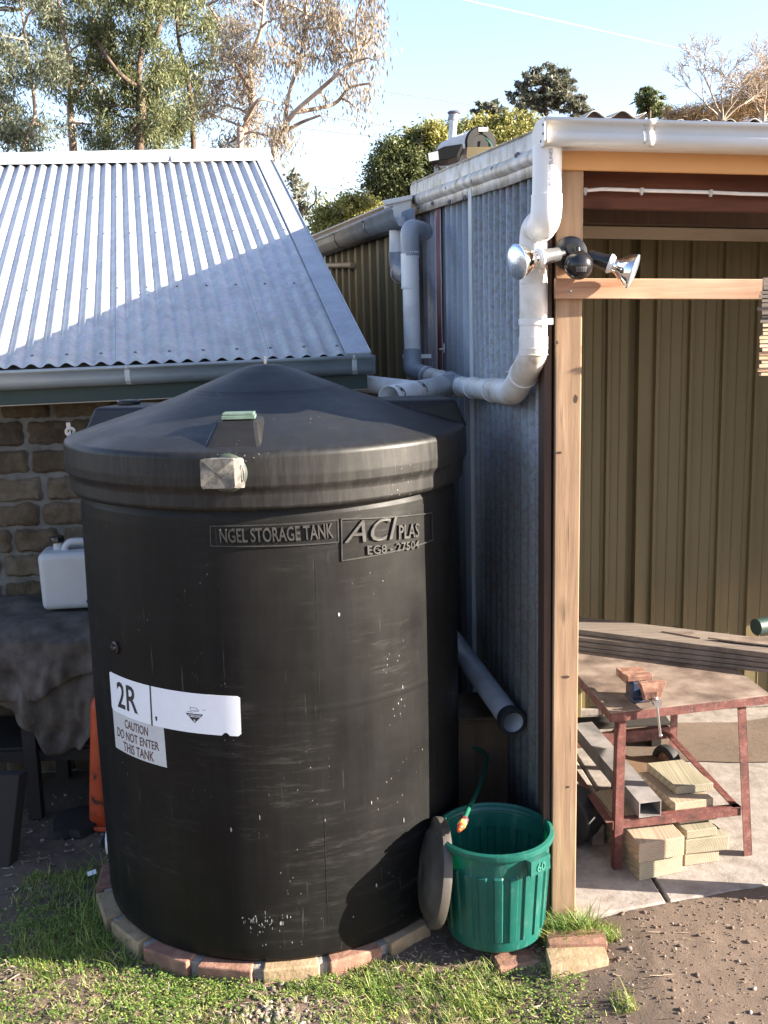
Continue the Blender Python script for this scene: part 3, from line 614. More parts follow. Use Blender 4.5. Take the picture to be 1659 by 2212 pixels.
# ================================================================ stormwater pipes
def pipe(name,pts,r,mat,parent,n=20,caps=True): 
    mb=MB(); mb.tube(pts,r,n,caps); return obj(name,mb,mat,parent,smooth=True,sharp=60)
def collar(c,ax,r,h,mat,parent,name='collar'):
    mb=MB(); c=Vector(c); ax=Vector(ax).normalized(); mb.lathe([(r-.004,-h/2),(r,-h/2+.001),(r,h/2-.001),(r-.004,h/2)],c,24,ax); return obj(name,mb,mat,parent,smooth=True,sharp=40)
P=[atY(1182,300,3.345),atY(1181,468,3.345),atY(1160,487,3.46),atY(1152,560,3.47)]
DP=thing('downpipe',(.5,3.46,1.8),'thick white PVC downpipe running from the cream gutter down beside the pine post','pipe')
z_e=atY(1180,462,3.345).z
a=Vector((.519,3.345,2.60)); r1=.046
upper=pipe('outlet_pipe',[a,Vector((.517,3.345,z_e+.05))],r1-.002,M['pvc'],DP,32)
collar(Vector((.517,3.345,z_e+.04)),(0,0,1),r1+.001,.035,M['pvc'],DP,'elbow_socket')
pipe('elbow',fillet([Vector((.517,3.345,z_e+.035)),Vector((.514,3.345,z_e-.03)),Vector((.503,3.40,z_e-.03))],[.045],10),r1+.001,M['pvc'],DP,32)
collar(Vector((.506,3.392,z_e-.03)),(-.15,1,0),r1+.004,.012,M['pvc'],DP,'elbow_rim')
pipe('lower_elbow',fillet([Vector((.505,3.39,z_e-.03)),Vector((.494,3.462,z_e-.03)),Vector((.494,3.462,z_e-.16))],[.05],10),r1-.001,M['pvc_dirty'],DP,32)
lowz=atY(1152,768,3.462).z
pA=Vector((.494,3.462,z_e-.12)); pB=Vector((.494,3.462,lowz)); pC=atY(1112,842,3.72); J=atY(990,834,4.98)
pipe('pipe',[pA,pB+Vector((0,0,.04))],r1-.001,M['pvc_dirty'],DP,32)
pC=Vector((.462,3.72,lowz-.135))
pipe('bend',fillet([pB+Vector((0,0,.06)),pB,(pB+pC)/2],[.035],8),r1+.001,M['pvc_dirty'],DP,32)
pipe('bend',fillet([(pB+pC)/2,pC,pC.lerp(J,.28)],[.05],8),r1,M['pvc_dirty'],DP,32)
pipe('pipe',[pC.lerp(J,.15),J],r1-.003,M['pvc_dirty'],DP,32)
collar(pC.lerp(J,.3),J-pC,r1+.002,.01,M['pvc'],DP); collar(pC.lerp(J,.66),J-pC,r1+.001,.012,M['pvc'],DP); collar(pC.lerp(J,.9),J-pC,r1,.006,M['pvc_dirty'],DP)
collar((pB+pC)/2,pC-pB,r1+.004,.008,M['pvc'],DP)
for y in (752,766): collar(Vector((.494,3.462,atY(1152,y,3.462).z)),(0,0,1),r1+.002,.005,M['pvc_dirty'],DP)
collar(Vector((.494,3.462,atY(1152,612,3.462).z)),(0,0,1),r1+.001,.003,M['pvc_dirty'],DP)
zz=atY(1152,695,3.462).z; st=collar(Vector((.494,3.462,zz)),(0,0,1),r1+.0025,.02,M['pvc'],DP,'strap')
mb=MB(); mb.box((.50,3.415,zz-.01),(.05,0,0),(0,.004,0),(0,0,.02)); obj('strap_tab',mb,M['pvc'],st)
# printed words running up the outlet pipe
tv,tf=text_mesh(') IPLEX PIPELINES',.019,0,.0002); L=max(v.x for v in tv); ln=.118; k=ln/L
zt=a.z-.014-ln
mb=MB(); ang0=R(-78); rr_=r1-.0009; vs=[]
for v in tv:
    s_=v.x*k; h_=v.y*.78; an=ang0-h_/rr_; vs.append((.518+rr_*math.cos(an),3.345+rr_*math.sin(an),zt+s_))
mb.add(vs,tf); obj('lettering',mb,M['ink_grey'],upper)
# far downpipe with grey elbow, falling to the same junction
DP2=thing('downpipe',(.16,5.6,1.85),'slimmer PVC downpipe with a grey top elbow, standing off the middle of the shed wall','pipe')
q0=atY(906,497,5.70); q1=atY(884,492,5.6); q2=atY(891,770,5.6); q3=Vector(q2)+Vector((0,0,-.14)); r2=.046
pipe('elbow',fillet([q0+Vector((.03,.12,-.0)),q0,q1+Vector((0,0,.0)),q1+Vector((.002,0,-.14))],[.03,.05],8),r2+.001,M['pvc_grey'],DP2,28)
q1b=q1+Vector((.002,0,-.12)); pipe('pipe',[q1b,q2],r2-.003,M['pvc'],DP2,28)
for y in (545,555,622): c=atY(886,y,5.6); collar(c,(0,0,1),r2+.001,.008,M['pvc'],DP2)
c1=atY(885,548,5.6); c2_=atY(886,620,5.6); collar((c1+c2_)/2,(0,0,1),r2,(c1-c2_).length,M['pvc'],DP2,'socket')
c=atY(890,770,5.6); st=collar(c,(0,0,1),r2+.003,.022,M['pvc'],DP2,'strap'); mb=MB(); mb.box(c+Vector((.03,-.02,-.01)),(.07,.01,0),(0,.004,0),(0,0,.02)); obj('strap_tab',mb,M['pvc'],st)
q3=atY(890,802,5.57); J2=atY(975,826,5.12)
pipe('bend',fillet([q2+Vector((0,0,.03)),q3,q3.lerp(J2,.5)],[.06],8),r2+.001,M['pvc_grey'],DP2,28)
pipe('pipe',[q3.lerp(J2,.2),J2],r2-.003,M['pvc_dirty'],DP2,28); collar(q3.lerp(J2,.42),J2-q3,r2+.002,.012,M['pvc'],DP2); collar(q3.lerp(J2,.75),J2-q3,r2,.006,M['pvc'],DP2)
# junction and inlet into the tank
DJ=thing('pipe_junction',(.33,5.0,1.78),'grey PVC junction of the two downpipes, its notched pale outlet reaching over the tank','pipe')
pipe('tee',[J2.lerp(J,-.25),J2.lerp(J,1.25)],r2+.004,M['pvc_grey'],DJ,28)
o1=J2.lerp(J,.5); e1=atY(840,858,4.36); pipe('tee_branch',[o1,o1.lerp(e1,.22)],r2+.005,M['pvc_grey'],DJ,28)
mb=MB(); d=(e1-o1); s0=o1.lerp(e1,.15); mb.tube([s0,e1],r2,28,False); pin=obj('inlet_pipe',mb,M['pvc'],DJ,smooth=True,solid=.003)
# dark oval cut-outs of the inlet pipe
for t in (.56,.93):
    c=s0.lerp(e1,t); ax=(e1-s0).normalized(); sd=Vector((ax.y,-ax.x,0)).normalized(); sd=sd if sd.y<0 else -sd; up=ax.cross(sd); up=up if up.z>0 else -up
    nrm=(sd*.75+up*.55).normalized(); mb=MB(); rad=r2+.0025; n=20; vs=[c+nrm*rad]; 
    for i in range(n):
        an=2*PI*i/n; u_=.017*math.cos(an)+.012*math.sin(an); th=.62*math.sin(an); vs.append(c+ax*u_+(nrm*math.cos(th)+ax.cross(nrm)*math.sin(th))*rad)
    mb.add(vs,[(0,i+1,(i+1)%n+1) for i in range(n)]); obj('cut_out',mb,M['black'],pin)
o2=atY(905,842,4.92); e2=atY(725,822,5.02); pipe('side_pipe',[o2,e2],.04,M['pvc'],DJ,24)
# pipe off the rainwater head of the far shed
DP3=thing('downpipe',(.07,6.9,2.1),'short white downpipe under the rainwater head, mostly hidden behind the grey elbow','pipe')
a=atY(862,470,6.85); b=atY(862,585,6.85); c=atY(885,600,6.6)
pipe('pipe',[a,atY(861,555,6.85)],.06,M['pvc'],DP3); pipe('elbow',fillet([atY(861,545,6.85),b,c],[.1],6),.063,M['pvc_grey'],DP3); collar(atY(866,590,6.8),c-b,.066,.02,M['pvc'],DP3)
for (x,y,Y_) in ((972,780,5.75),):
    pass
for x,y in ((1098,815),(953,762)):
    c=wallpt(x,y,.02); mb=MB(); mb.box(c+WN*-.02,WD*.02,WN*.004,(0,0,.05)); mb.cyl(c+Vector((0,0,.02))-WN*.02,c+Vector((0,0,.02))+WN*.01,.004); o=obj('pipe_bracket',mb,M['white'],None); tag(o,('white plastic clip on the corrugated wall just above the thick near pipe' if x>1000 else 'white plastic clip on the corrugated wall beside the dark red strip'),'bracket','pipe clips on the shed wall')
# ================================================================ brick plinth
PC=Vector((-.425,3.925,0)); PR=.722
PLN=thing('brick_plinth',(PC.x,PC.y,-.08),'ring of worn orange and red bricks set in pale mortar under the black tank','plinth')
mb=MB(); mb.lathe([(.0001,-.016),(.60,-.016),(PR-.09,-.016),(PR-.02,-.020),(PR-.016,-.09)],PC,60); obj('mortar_bed',mb,M['mortar'],PLN,smooth=True)
nb=20; rr=random.Random(5)
for i in range(nb):
    t=(i+.35)/nb*2*PI; da=2*PI/nb
    r0,r1_=PR-.11,PR+rr.uniform(-.004,.006); g_=.018/PR; t0,t1=t-da/2+g_,t+da/2-g_; mb=MB(); dz=rr.uniform(-.004,.004)
    vs=[]
    for z in (-.085,-.011+dz):
        for r_,tt in ((r0,t0),(r0,t1),(r1_/math.cos(da*.4),t1),(r1_/math.cos(da*.4),t0)): vs.append(PC+Vector((r_*math.cos(tt),r_*math.sin(tt),z)))
    mb.add(vs,[(0,1,2,3),(7,6,5,4),(0,4,5,1),(1,5,6,2),(2,6,7,3),(3,7,4,0)])
    obj('brick',mb,M['brick_red' if rr.random()<.35 else 'brick_orange'],PLN,bevel=.006)
# ================================================================ the tank
TC=Vector((-.418,3.91,0)); TR=.685
TK=thing('water_tank',(TC.x,TC.y,0),'tall scuffed black plastic tank with a domed lid, white labels and raised lettering','tank')
prof=[(.0001,-.01),(.64,-.012),(.664,-.009),(.675,.006),(.679,.04),(.680,.10),(.681,.25),(.683,.45),(TR,.70),(TR,.86),(TR+.0008,.868),(TR+.0008,.876),(TR,.885),(TR,1.10),(TR-.002,1.30),(TR-.003,1.47),(TR-.005,1.508),(TR-.014,1.522),(TR-.014,1.540)]
mb=MB(); mb.lathe(MB.dens(prof),TC,160); body=obj('body',mb,M['tank'],TK,smooth=True,sharp=60)
prof=[(TR-.02,1.535),(TR+.004,1.530),(TR+.020,1.534),(TR+.027,1.545),(TR+.027,1.585),(TR+.032,1.600),(TR+.040,1.610),(TR+.042,1.640),(TR+.040,1.700),(TR+.036,1.711),(TR+.026,1.717),(.62,1.748),(.5,1.784),(.4,1.817),(.33,1.841),(.288,1.857),(.281,1.8615),(.274,1.8615),(.268,1.866),(.2,1.893),(.12,1.925),(.06,1.945),(.045,1.948),(.0001,1.950)]
mb=MB(); mb.lathe(MB.dens(prof),TC,160); lid=obj('lid',mb,M['tank_lid'],TK,smooth=True,sharp=60)
def lidz(r):
    for (a,za),(b,zb) in zip(prof[10:],prof[11:]):
        if b<=r<=a: return za+(zb-za)*(a-r)/(a-b)
    return 1.717
def pocket(ang,zt,hw0,hw1,ri,ro_top,ro_bot):
    d=Vector((math.cos(ang),math.sin(ang),0)); s=Vector((-d.y,d.x,0)); mb=MB(); T=TC
    b=[T+d*ro_bot-s*hw0+Vector((0,0,1.70)),T+d*ro_bot+s*hw0+Vector((0,0,1.70)),T+d*(ri-.1)+s*hw0*1.0+Vector((0,0,1.74)),T+d*(ri-.1)-s*hw0*1.0+Vector((0,0,1.74))]
    t=[T+d*ro_top-s*hw1+Vector((0,0,zt-.004)),T+d*ro_top+s*hw1+Vector((0,0,zt-.004)),T+d*ri+s*hw1*.95+Vector((0,0,zt)),T+d*ri-s*hw1*.95+Vector((0,0,zt))]
    mb.add(b+t,[(0,1,5,4),(1,2,6,5),(2,3,7,6),(3,0,4,7),(4,5,6,7),(3,2,1,0)]); return obj('pocket',mb,M['tank_lid'],lid,bevel=.014)
A0=math.atan2(-1,-.06)
pk=pocket(A0,1.802,.098,.066,.44,.592,.712)
pocket(R(12),1.808,.15,.12,.40,.685,.722); pk3=pocket(R(157),1.80,.15,.12,.40,.685,.722)
d=Vector((math.cos(A0),math.sin(A0),0)); c=TC+d*.545+Vector((0,0,1.808)); mb=MB(); mb.cbox(c,.105,.075,.012,.05); mb.cbox(c+Vector((0,0,.010)),.098,.07,.008,.02); obj('cover_block',mb,M['mint'],lid,bevel=.002)
c=TC+Vector((math.cos(A0-R(118)),math.sin(A0-R(118)),0))*.5+Vector((0,0,1.843)); mb=MB(); mb.lathe([(.0001,.016),(.04,.015),(.045,.01),(.045,0)],atY(278,872,c.y-.0),24); obj('screw_cap',mb,M['black'],lid,smooth=True)
def cylhit(x,y,r=TR):
    d=ray(x,y); C=Vector((0,0,EYE)); o=C-TC; a=d.x**2+d.y**2; b=2*(d.x*o.x+d.y*o.y); c=o.x**2+o.y**2-r*r
    t=(-b-math.sqrt(max(0,b*b-4*a*c)))/2/a; P=C+d*t; return (math.atan2(P.y-TC.y,P.x-TC.x),P.z)
def TWP(th,z,off): return Vector((TC.x+(TR+off)*math.cos(th),TC.y+(TR+off)*math.sin(th),z))
def quadmap(c):   # corners TL,TR,BR,BL as pixel pairs on the tank wall -> (u,v)->(theta,z)
    TL,TRr,BR,BL=[cylhit(*q) for q in c]
    def f(u,v):
        a=[TL[k]*(1-u)+TRr[k]*u for k in (0,1)]; b=[BL[k]*(1-u)+BR[k]*u for k in (0,1)]; return a[0]*v+b[0]*(1-v),a[1]*v+b[1]*(1-v)
    return f
def patch(f,off,mat,name,par,nu=30,lo=lambda u:0,hi=lambda u:1):
    mb=MB(); vs=[]
    for i in range(nu+1):
        u=i/nu
        for v in (lo(u),hi(u)): vs.append(TWP(*f(u,v),off))
    n=len(vs)
    mb.add(vs,[(2*i,2*i+2,2*i+3,2*i+1) for i in range(nu)]); return obj(name,mb,mat,par,solid=.0006)
def wrapt(txt,c,off,ext,mat,name,par,bold=0,shear=0):
    f=quadmap(c); vs,fs=text_mesh(txt,1,1 if ext else 0,bold,shear); x0=min(v.x for v in vs); x1=max(v.x for v in vs); y0=min(v.y for v in vs); y1=max(v.y for v in vs)
    mb=MB(); out=[]
    for v in vs:
        w_=off+(ext if v.z>0 else -.002) if ext else off
        out.append(TWP(*f((v.x-x0)/(x1-x0),(v.y-y0)/(y1-y0)),w_))
    mb.add(out,fs); return obj(name,mb,mat,par)
LQ=[(237.5,1449),(518.5,1503.6),(521.5,1590),(243.5,1531.3)]
def lo(u): return .06 if u<.01 or u>.99 else (.0 if u<.885 else (.07 if u<.92 else .0))
def hi(u): return .96 if (u<.01 or u>.985) else 1
lb=patch(quadmap(LQ),.0022,M['label_white'],'hazard_label',body,60,lo,hi); tag(lb,'wide white label reading 2R with a small corrosive diamond')
wrapt('2R',[(253,1470),(297,1485),(299.5,1542),(256.5,1526)],.0034,0,M['ink'],'lettering',lb,.012)
patch(quadmap([(324,1480.3),(326.8,1481),(331.3,1567),(328.4,1566.4)]),.0032,M['ink'],'divider_line',lb,2)
patch(quadmap([(336.5,1546.5),(341,1548),(340.4,1556.5),(337.8,1556)]),.0032,M['ink'],'ink_spot',lb,2)
mb=MB(); mb.add([TWP(*cylhit(*q),.0032) for q in ((401.8,1538.8),(440,1543),(421.6,1561.5))],[(0,2,1)]); obj('corrosive_diamond',mb,M['ink'],lb)
wrapt('CORROSIVE',[(407,1541.3),(435,1544),(433,1550),(409,1547.5)],.0038,0,M['label_white'],'lettering',lb,.01)
wrapt('8',[(419.3,1553),(423,1553.3),(422.8,1559.5),(419.5,1559.2)],.0038,0,M['label_white'],'lettering',lb,.01)
mb=MB()
for a,b in (((411,1527.5),(425,1529)),((411,1527.5),(413,1533)),((406,1536),(418,1537.6)),((425,1529),(427,1534)),((413,1534),(424,1534.5)),((438,1533),(445,1533.6)),((420,1537),(430,1536)),((427,1531),(431,1535))):
    p,q=cylhit(*a),cylhit(*b); mb.beam(TWP(*p,.0032),TWP(*q,.0032),.0016,.0004,up=(math.cos(p[0]),math.sin(p[0]),0))
obj('corrosive_symbol',mb,M['ink_grey'],lb)
cl=patch(quadmap([(244,1530),(354,1572),(361,1658),(251,1613.5)]),.001,M['label_grey'],'caution_label',body,20); tag(cl,'grey label reading CAUTION DO NOT ENTER THIS TANK')
wrapt('CAUTION',[(270,1552.5),(320,1571),(320.5,1590.5),(270.8,1571.5)],.002,0,M['ink_brown'],'lettering',cl,.012)
wrapt('DO NOT ENTER',[(254.3,1569),(343.4,1603.6),(345,1622),(254.9,1589)],.002,0,M['ink_brown'],'lettering',cl,.012)
wrapt('THIS TANK',[(267.3,1600.6),(333.1,1624.4),(333.8,1645.8),(268.4,1620.4)],.002,0,M['ink_brown'],'lettering',cl,.012)
# moulded panels and raised lettering
def frame(c,par,w_=.004,hh=.004):
    f=quadmap(c); mb=MB(); n=24
    def pl(pts):
        for p,q in zip(pts,pts[1:]):
            th=p[0]; mb.beam(TWP(*p,hh/2-.001),TWP(*q,hh/2-.001),w_,hh,up=(math.cos(th),math.sin(th),0))
    pl([f(i/n,0) for i in range(n+1)]); pl([f(i/n,1) for i in range(n+1)]); pl([f(0,0),f(0,1)]); pl([f(1,0),f(1,1)]); return obj('moulded_frame',mb,M['emboss'],par)
f1=[(454.5,1136),(729.5,1123),(730.6,1170.7),(455.6,1179)]; f2=[(737,1121),(931,1107.6),(934,1166),(738.5,1211)]
frame(f1,body); patch(quadmap(f1),.001,M['tank'],'moulded_panel',body); frame(f2,body)
wrapt('NGEL STORAGE TANK',[(474,1142),(717,1129),(719.5,1161),(477,1171)],.001,.007,M['letter'],'lettering',body,.012)
wrapt('ACI',[(752,1125),(855.6,1115),(852.6,1164),(742.7,1173)],.0,.006,M['letter'],'lettering',body,.0,.2)
wrapt('PLAS',[(860,1134),(903,1129),(903,1160),(860,1165)],.0,.005,M['letter'],'lettering',body,.01)
wrapt('EG8 - 27504',[(792,1179),(903,1166),(903,1184),(793,1198)],.0,.005,M['letter'],'lettering',body,.01)
# mould seam, bolts, little lugs
mb=MB(); ths=cylhit(691,1500)[0]; mb.beam(TWP(ths,.12,-.0045),TWP(ths,.45,-.0015),.0015,.001,up=(0,-1,0)); mb.beam(TWP(ths,.45,-.0015),TWP(ths,1.1,.0),.0015,.0008,up=(0,-1,0)); mb.beam(TWP(ths,1.1,.0),TWP(ths,1.36,-.002),.0015,.0008,up=(0,-1,0)); obj('mould_seam',mb,M['emboss'],body)
mb=MB(); rr=random.Random(9)
for _ in range(46):
    x,y=rr.gauss(562,26),rr.gauss(1992,11)
    if rr.random()<.25: x,y=rr.uniform(480,880),rr.uniform(1250,2000)
    p=cylhit(x,y); w_=rr.uniform(.0008,.0022)*(2 if rr.random()<.15 else 1); h_=rr.uniform(.002,.011); vs=[]
    for k in range(6):
        t=k/6*2*PI; vs.append(TWP(p[0]+w_*math.cos(t)*rr.uniform(.6,1.4)/TR,p[1]+h_*math.sin(t)*rr.uniform(.5,1.2),.0012))
    mb.add(vs,[tuple(range(6))])
tag(obj('paint_scuffs',mb,M['scuff'],body),kind='stuff')
th,z=cylhit(251,1398); mb=MB(); mb.lathe([(.0001,.02),(.012,.018),(.014,.01),(.022,.008),(.022,0)],TWP(th,z,-.001),16,(math.cos(th),math.sin(th),0)); obj('plug',mb,M['black'],body,smooth=True)
# overflow fitting on the lid side with a mesh sock tied over it
th,z=cylhit(492,1022,TR+.042); n_=Vector((math.cos(th),math.sin(th),0)); c=TC+n_*(TR+.04)+Vector((0,0,z)); sx=Vector((-n_.y,n_.x,0)); 
if sx.x<0: sx=-sx
mb=MB(); mb.lathe([(.0001,.012),(.05,.012),(.058,.006),(.060,0),(.056,-.004)],c,28,n_); fit=obj('overflow_fitting',mb,M['moss_green'],lid,smooth=True,sharp=40)
mb=MB(); n=26; vs=[]
for j in range(8):
    for i in range(n):
        t=i/n*2*PI; sq=.16; cx_=math.copysign(abs(math.cos(t))**sq,math.cos(t)); cz=math.copysign(abs(math.sin(t))**sq,math.sin(t))
        k=j/7; wx=.052*(1-.02*k); wz=.047*(1-.04*k); sh=-.028*k; r_=1+.05*noise.noise(Vector((i*.9,j*.9,2)))
        if j==7: wx*=.04; wz*=.04
        vs.append(c+n_*(.005+.034*min(k*1.25,1)+.0025*math.sin(cz*8)*(k>.4 and k<.99))+sx*(cx_*wx*r_+sh)+Vector((0,0,cz*wz*r_+.004*k)))
mb.add(vs,[(j*n+i,j*n+(i+1)%n,(j+1)*n+(i+1)%n,(j+1)*n+i) for j in range(7) for i in range(n)]); sock=obj('mesh_sock',mb,M['mesh_sock'],fit,smooth=True,sharp=35)
mb=MB(); pts=[]
for i in range(41):
    t=i/40*2*PI; pts.append(c+n_*.018+sx*(math.cos(t)*.053)+Vector((0,0,math.sin(t)*.050+.003*math.sin(t*7))))
mb.tube(pts,.0016,6,False); obj('tie_wire',mb,M['screw'],sock)
def lug(p,dirx,s=1,name='pulley_lug',ring=True):
    mb=MB(); mb.cbox(p+Vector((0,0,.03*s)),.018*s,.006,.06*s); 
    if ring: mb.lathe([(.010*s,-.006),(.022*s,-.006),(.022*s,.006),(.010*s,.006),(.010*s,-.006)],p+Vector((.006,-.006,.022*s)),18,(.25,-1,0))
    o=obj(name,mb,M['steel'],lid,bevel=.001); return o
lug(TC+Vector((0,-.0,1.946)),0,.55,ring=False)
p=atY(150,944,3.95); lg=lug(p,0,.9)
# outlet at the foot of the tank, left side
o_=atY(247,1818,3.87); mb=MB(); mb.lathe([(.03,0),(.045,0),(.045,.012),(.043,.014),(.045,.016),(.045,.03),(.03,.032),(.03,0)],o_,24,(-1,-.15,0)); ov=obj('outlet_coupling',mb,M['white'],TK,smooth=True,sharp=40)
mb=MB(); mb.cyl(o_,o_+Vector((.12,.02,0)),.03); mb.cyl(o_+Vector((-.03,0,.0)),o_+Vector((-.05,.02,-.01)),.024); mb.tube([o_+Vector((.0,.02,.03)),o_+Vector((.0,.04,.07)),o_+Vector((.02,.08,.10))],.012,12); obj('valve_body',mb,M['black_matt'],TK,smooth=True)
# ================================================================ overflow pipe lying against the wall behind the tank
e0=atY(1108,1560,3.80); e1=atY(978,1383,4.62); OP=thing('overflow_pipe',(.42,4.0,.5),'grey open-ended drain pipe slanting down beside the wall above the green bin','pipe')
mb=MB(); r_=.043; mb.tube([e0,e1.lerp(e0,-.3)],r_,28,False); obj('pipe',mb,M['pvc_grey'],OP,smooth=True,solid=.004)
mb=MB(); ax=(e1-e0).normalized(); mb.lathe([(r_-.004,-.004),(r_+.009,-.004),(r_+.011,.0),(r_+.011,.026),(r_+.006,.03),(r_+.006,.045),(r_,.046)],e0,28,ax); obj('rubber_collar',mb,M['black_matt'],OP,smooth=True,sharp=40)
# ================================================================ plywood box behind the bin
BX=thing('plywood_box',(.37,4.2,-.05),'weathered plywood box with a dark lid between tank and corrugated wall','box')
a=atY(985,1566,4.12); b=atY(1103,1560,4.12)
mb=MB(); mb.box((.20,4.12,-.06),(b.x-.20,.018,0),(0,.26,0),(0,0,b.z+.06)); obj('box_body',mb,M['ply'],BX,bevel=.002)
mb=MB(); mb.box((.18,4.095,b.z+.002),(b.x-.17,.018,0),(0,.30,0),(0,0,.014)); mb.box((.18,4.09,b.z+.018),(b.x-.19,.018,0),(0,.30,0),(0,0,.012)); obj('box_lid',mb,M['dust_brown'],BX,bevel=.002)
# ================================================================ green bin
BC=Vector((.352,3.405,-.005)); BH=.368; rb,rt=.163,.192
m=M['bin']; t_=m.node_tree; tr=N(t_,'ShaderNodeBsdfTranslucent'); tr.inputs[0].default_value=(.01,.42,.2,1); ms=N(t_,'ShaderNodeMixShader'); ms.inputs[0].default_value=.22
t_.links.new(t_.nodes['Principled BSDF'].outputs[0],ms.inputs[1]); t_.links.new(tr.outputs[0],ms.inputs[2]); t_.links.new(ms.outputs[0],t_.nodes['Material Output'].inputs[0])
BN=thing('rubbish_bin',BC,'open green plastic bin with vertical ribs, standing against the pine post','bin')
mb=MB(); n=240; zs=[0,.012,.03,.045,.05,.15,.25,.285,.29,.32,.34,.368]; vs=[]
for z in zs:
    r0=rb+(rt-rb)*z/BH*.93
    if z<.012: r0-=.012
    for i in range(n):
        t=i/n*2*PI; ph=(t/(2*PI)*22)%1; rib=0
        if .045<z<.289: 
            rib=.0065 if .12<ph<.62 else 0
            if .45<ph<.49: rib=.0065
        vs.append(BC+Vector(((r0+rib)*math.cos(t),(r0+rib)*math.sin(t),z)))
k=len(zs); mb.add(vs,[(j*n+i,j*n+(i+1)%n,(j+1)*n+(i+1)%n,(j+1)*n+i) for j in range(k-1) for i in range(n)]+[tuple(range(n))[::-1]])
bb=obj('body',mb,m,BN,smooth=True,sharp=28); bb.modifiers.new('s','SOLIDIFY').thickness=.003; bb.modifiers['s'].offset=-1
mb=MB(); mb.lathe([(rt-.012,.352),(rt+.008,.352),(rt+.012,.36),(rt+.010,.374),(rt-.002,.378),(rt-.008,.370)],BC,64); obj('rim',mb,m,BN,smooth=True,sharp=50)
for an in (-52,138):
    th=R(an); d=Vector((math.cos(th),math.sin(th),0)); s=Vector((-d.y,d.x,0)); mb=MB(); c=BC+d*(rt+.004)
    mb.add([c-s*.045+Vector((0,0,.352)),c+s*.045+Vector((0,0,.352)),c+s*.042+d*.02+Vector((0,0,.35)),c-s*.042+d*.02+Vector((0,0,.35)),c-s*.045+d*.022+Vector((0,0,.30)),c+s*.045+d*.022+Vector((0,0,.30)),c+s*.04+d*.0+Vector((0,0,.30)),c-s*.04+d*.0+Vector((0,0,.30))],[(0,1,2,3),(3,2,5,4),(0,3,4,7),(1,6,5,2)]); 
    hd=obj('handle',mb,m,BN,solid=.002)
    if an==-52:
        vs,fs=text_mesh('60',.04,.0004,.0006); x0=max(v.x for v in vs)/2
        mb=MB(); mb.add([c+d*.0245+s*(v.x-x0)+Vector((0,0,.309+v.y))-d*.00+d*(v.z) for v in vs],fs); obj('lettering',mb,M['bin_mark'],hd)
# leaning lid
LD=thing('bin_lid',(.13,3.40,-.02),'dark round bin lid standing on edge between the tank and the green bin','lid')
ax=Vector((-.98,-.12,.16)).normalized(); c=Vector((.135,3.40,.215)); Rl=.182
mb=MB(); mb.lathe([(Rl-.02,-.028),(Rl,-.028),(Rl+.003,-.02),(Rl+.002,0),(Rl-.012,.006),(Rl-.03,.008),(Rl-.045,.022),(Rl-.10,.034),(.0001,.036)],c,64,ax); obj('disc',mb,M['lid_grey'],LD,smooth=True,sharp=40,solid=.003)
th_=Vector((0,0,1)).cross(ax).normalized(); mb=MB(); mb.cbox(c+th_*(-Rl-.0)+Vector((0,0,.0)),.016,.014,.07,.2); obj('clip',mb,M['lid_grey'],LD,bevel=.003)
# ================================================================ hose with snap connector
HS=thing('garden_hose',(.35,3.9,.3),'thin green garden hose curling out of the plywood box into the bin','hose')
hp=[Vector((.34,4.14,.36)),atY(1050,1632,4.08),atY(1046,1665,3.93),atY(1030,1712,3.7),atY(1013,1745,3.5),atY(1003,1770,3.38)]
sm=[]
for i in range(len(hp)-1):
    p0,p1,p2,p3=hp[max(i-1,0)],hp[i],hp[i+1],hp[min(i+2,len(hp)-1)]
    for k in range(6):
        t=k/6; sm.append(.5*((2*p1)+(p2-p0)*t+(2*p0-5*p1+4*p2-p3)*t*t+(3*p1-p0-3*p2+p3)*t**3))
sm.append(hp[-1]); mb=MB(); mb.tube(sm,.0085,12); obj('hose_tube',mb,M['hose_green'],HS,smooth=True)
e=hp[-1]; dr=(atY(989,1800,3.30)-e).normalized()
mb=MB(); mb.lathe([(.0001,0),(.013,0),(.0155,.004),(.0155,.018),(.0145,.02),(.0001,.021)],e-dr*.004,18,dr); obj('lock_nut',mb,M['brown_clip'],HS,smooth=True,sharp=40)
mb=MB(); mb.lathe([(.0001,0),(.013,0),(.0145,.003),(.013,.012),(.015,.02),(.0125,.022),(.0001,.023)],e+dr*.017,18,dr); obj('connector_body',mb,M['yellow_clip'],HS,smooth=True,sharp=40)
mb=MB(); mb.lathe([(.0001,0),(.0125,0),(.013,.006),(.009,.010),(.008,.014),(.0095,.016),(.0095,.02),(.0065,.022),(.006,.032),(.0001,.033)],e+dr*.040,18,dr); obj('tap_end',mb,M['orange_clip'],HS,smooth=True,sharp=40)
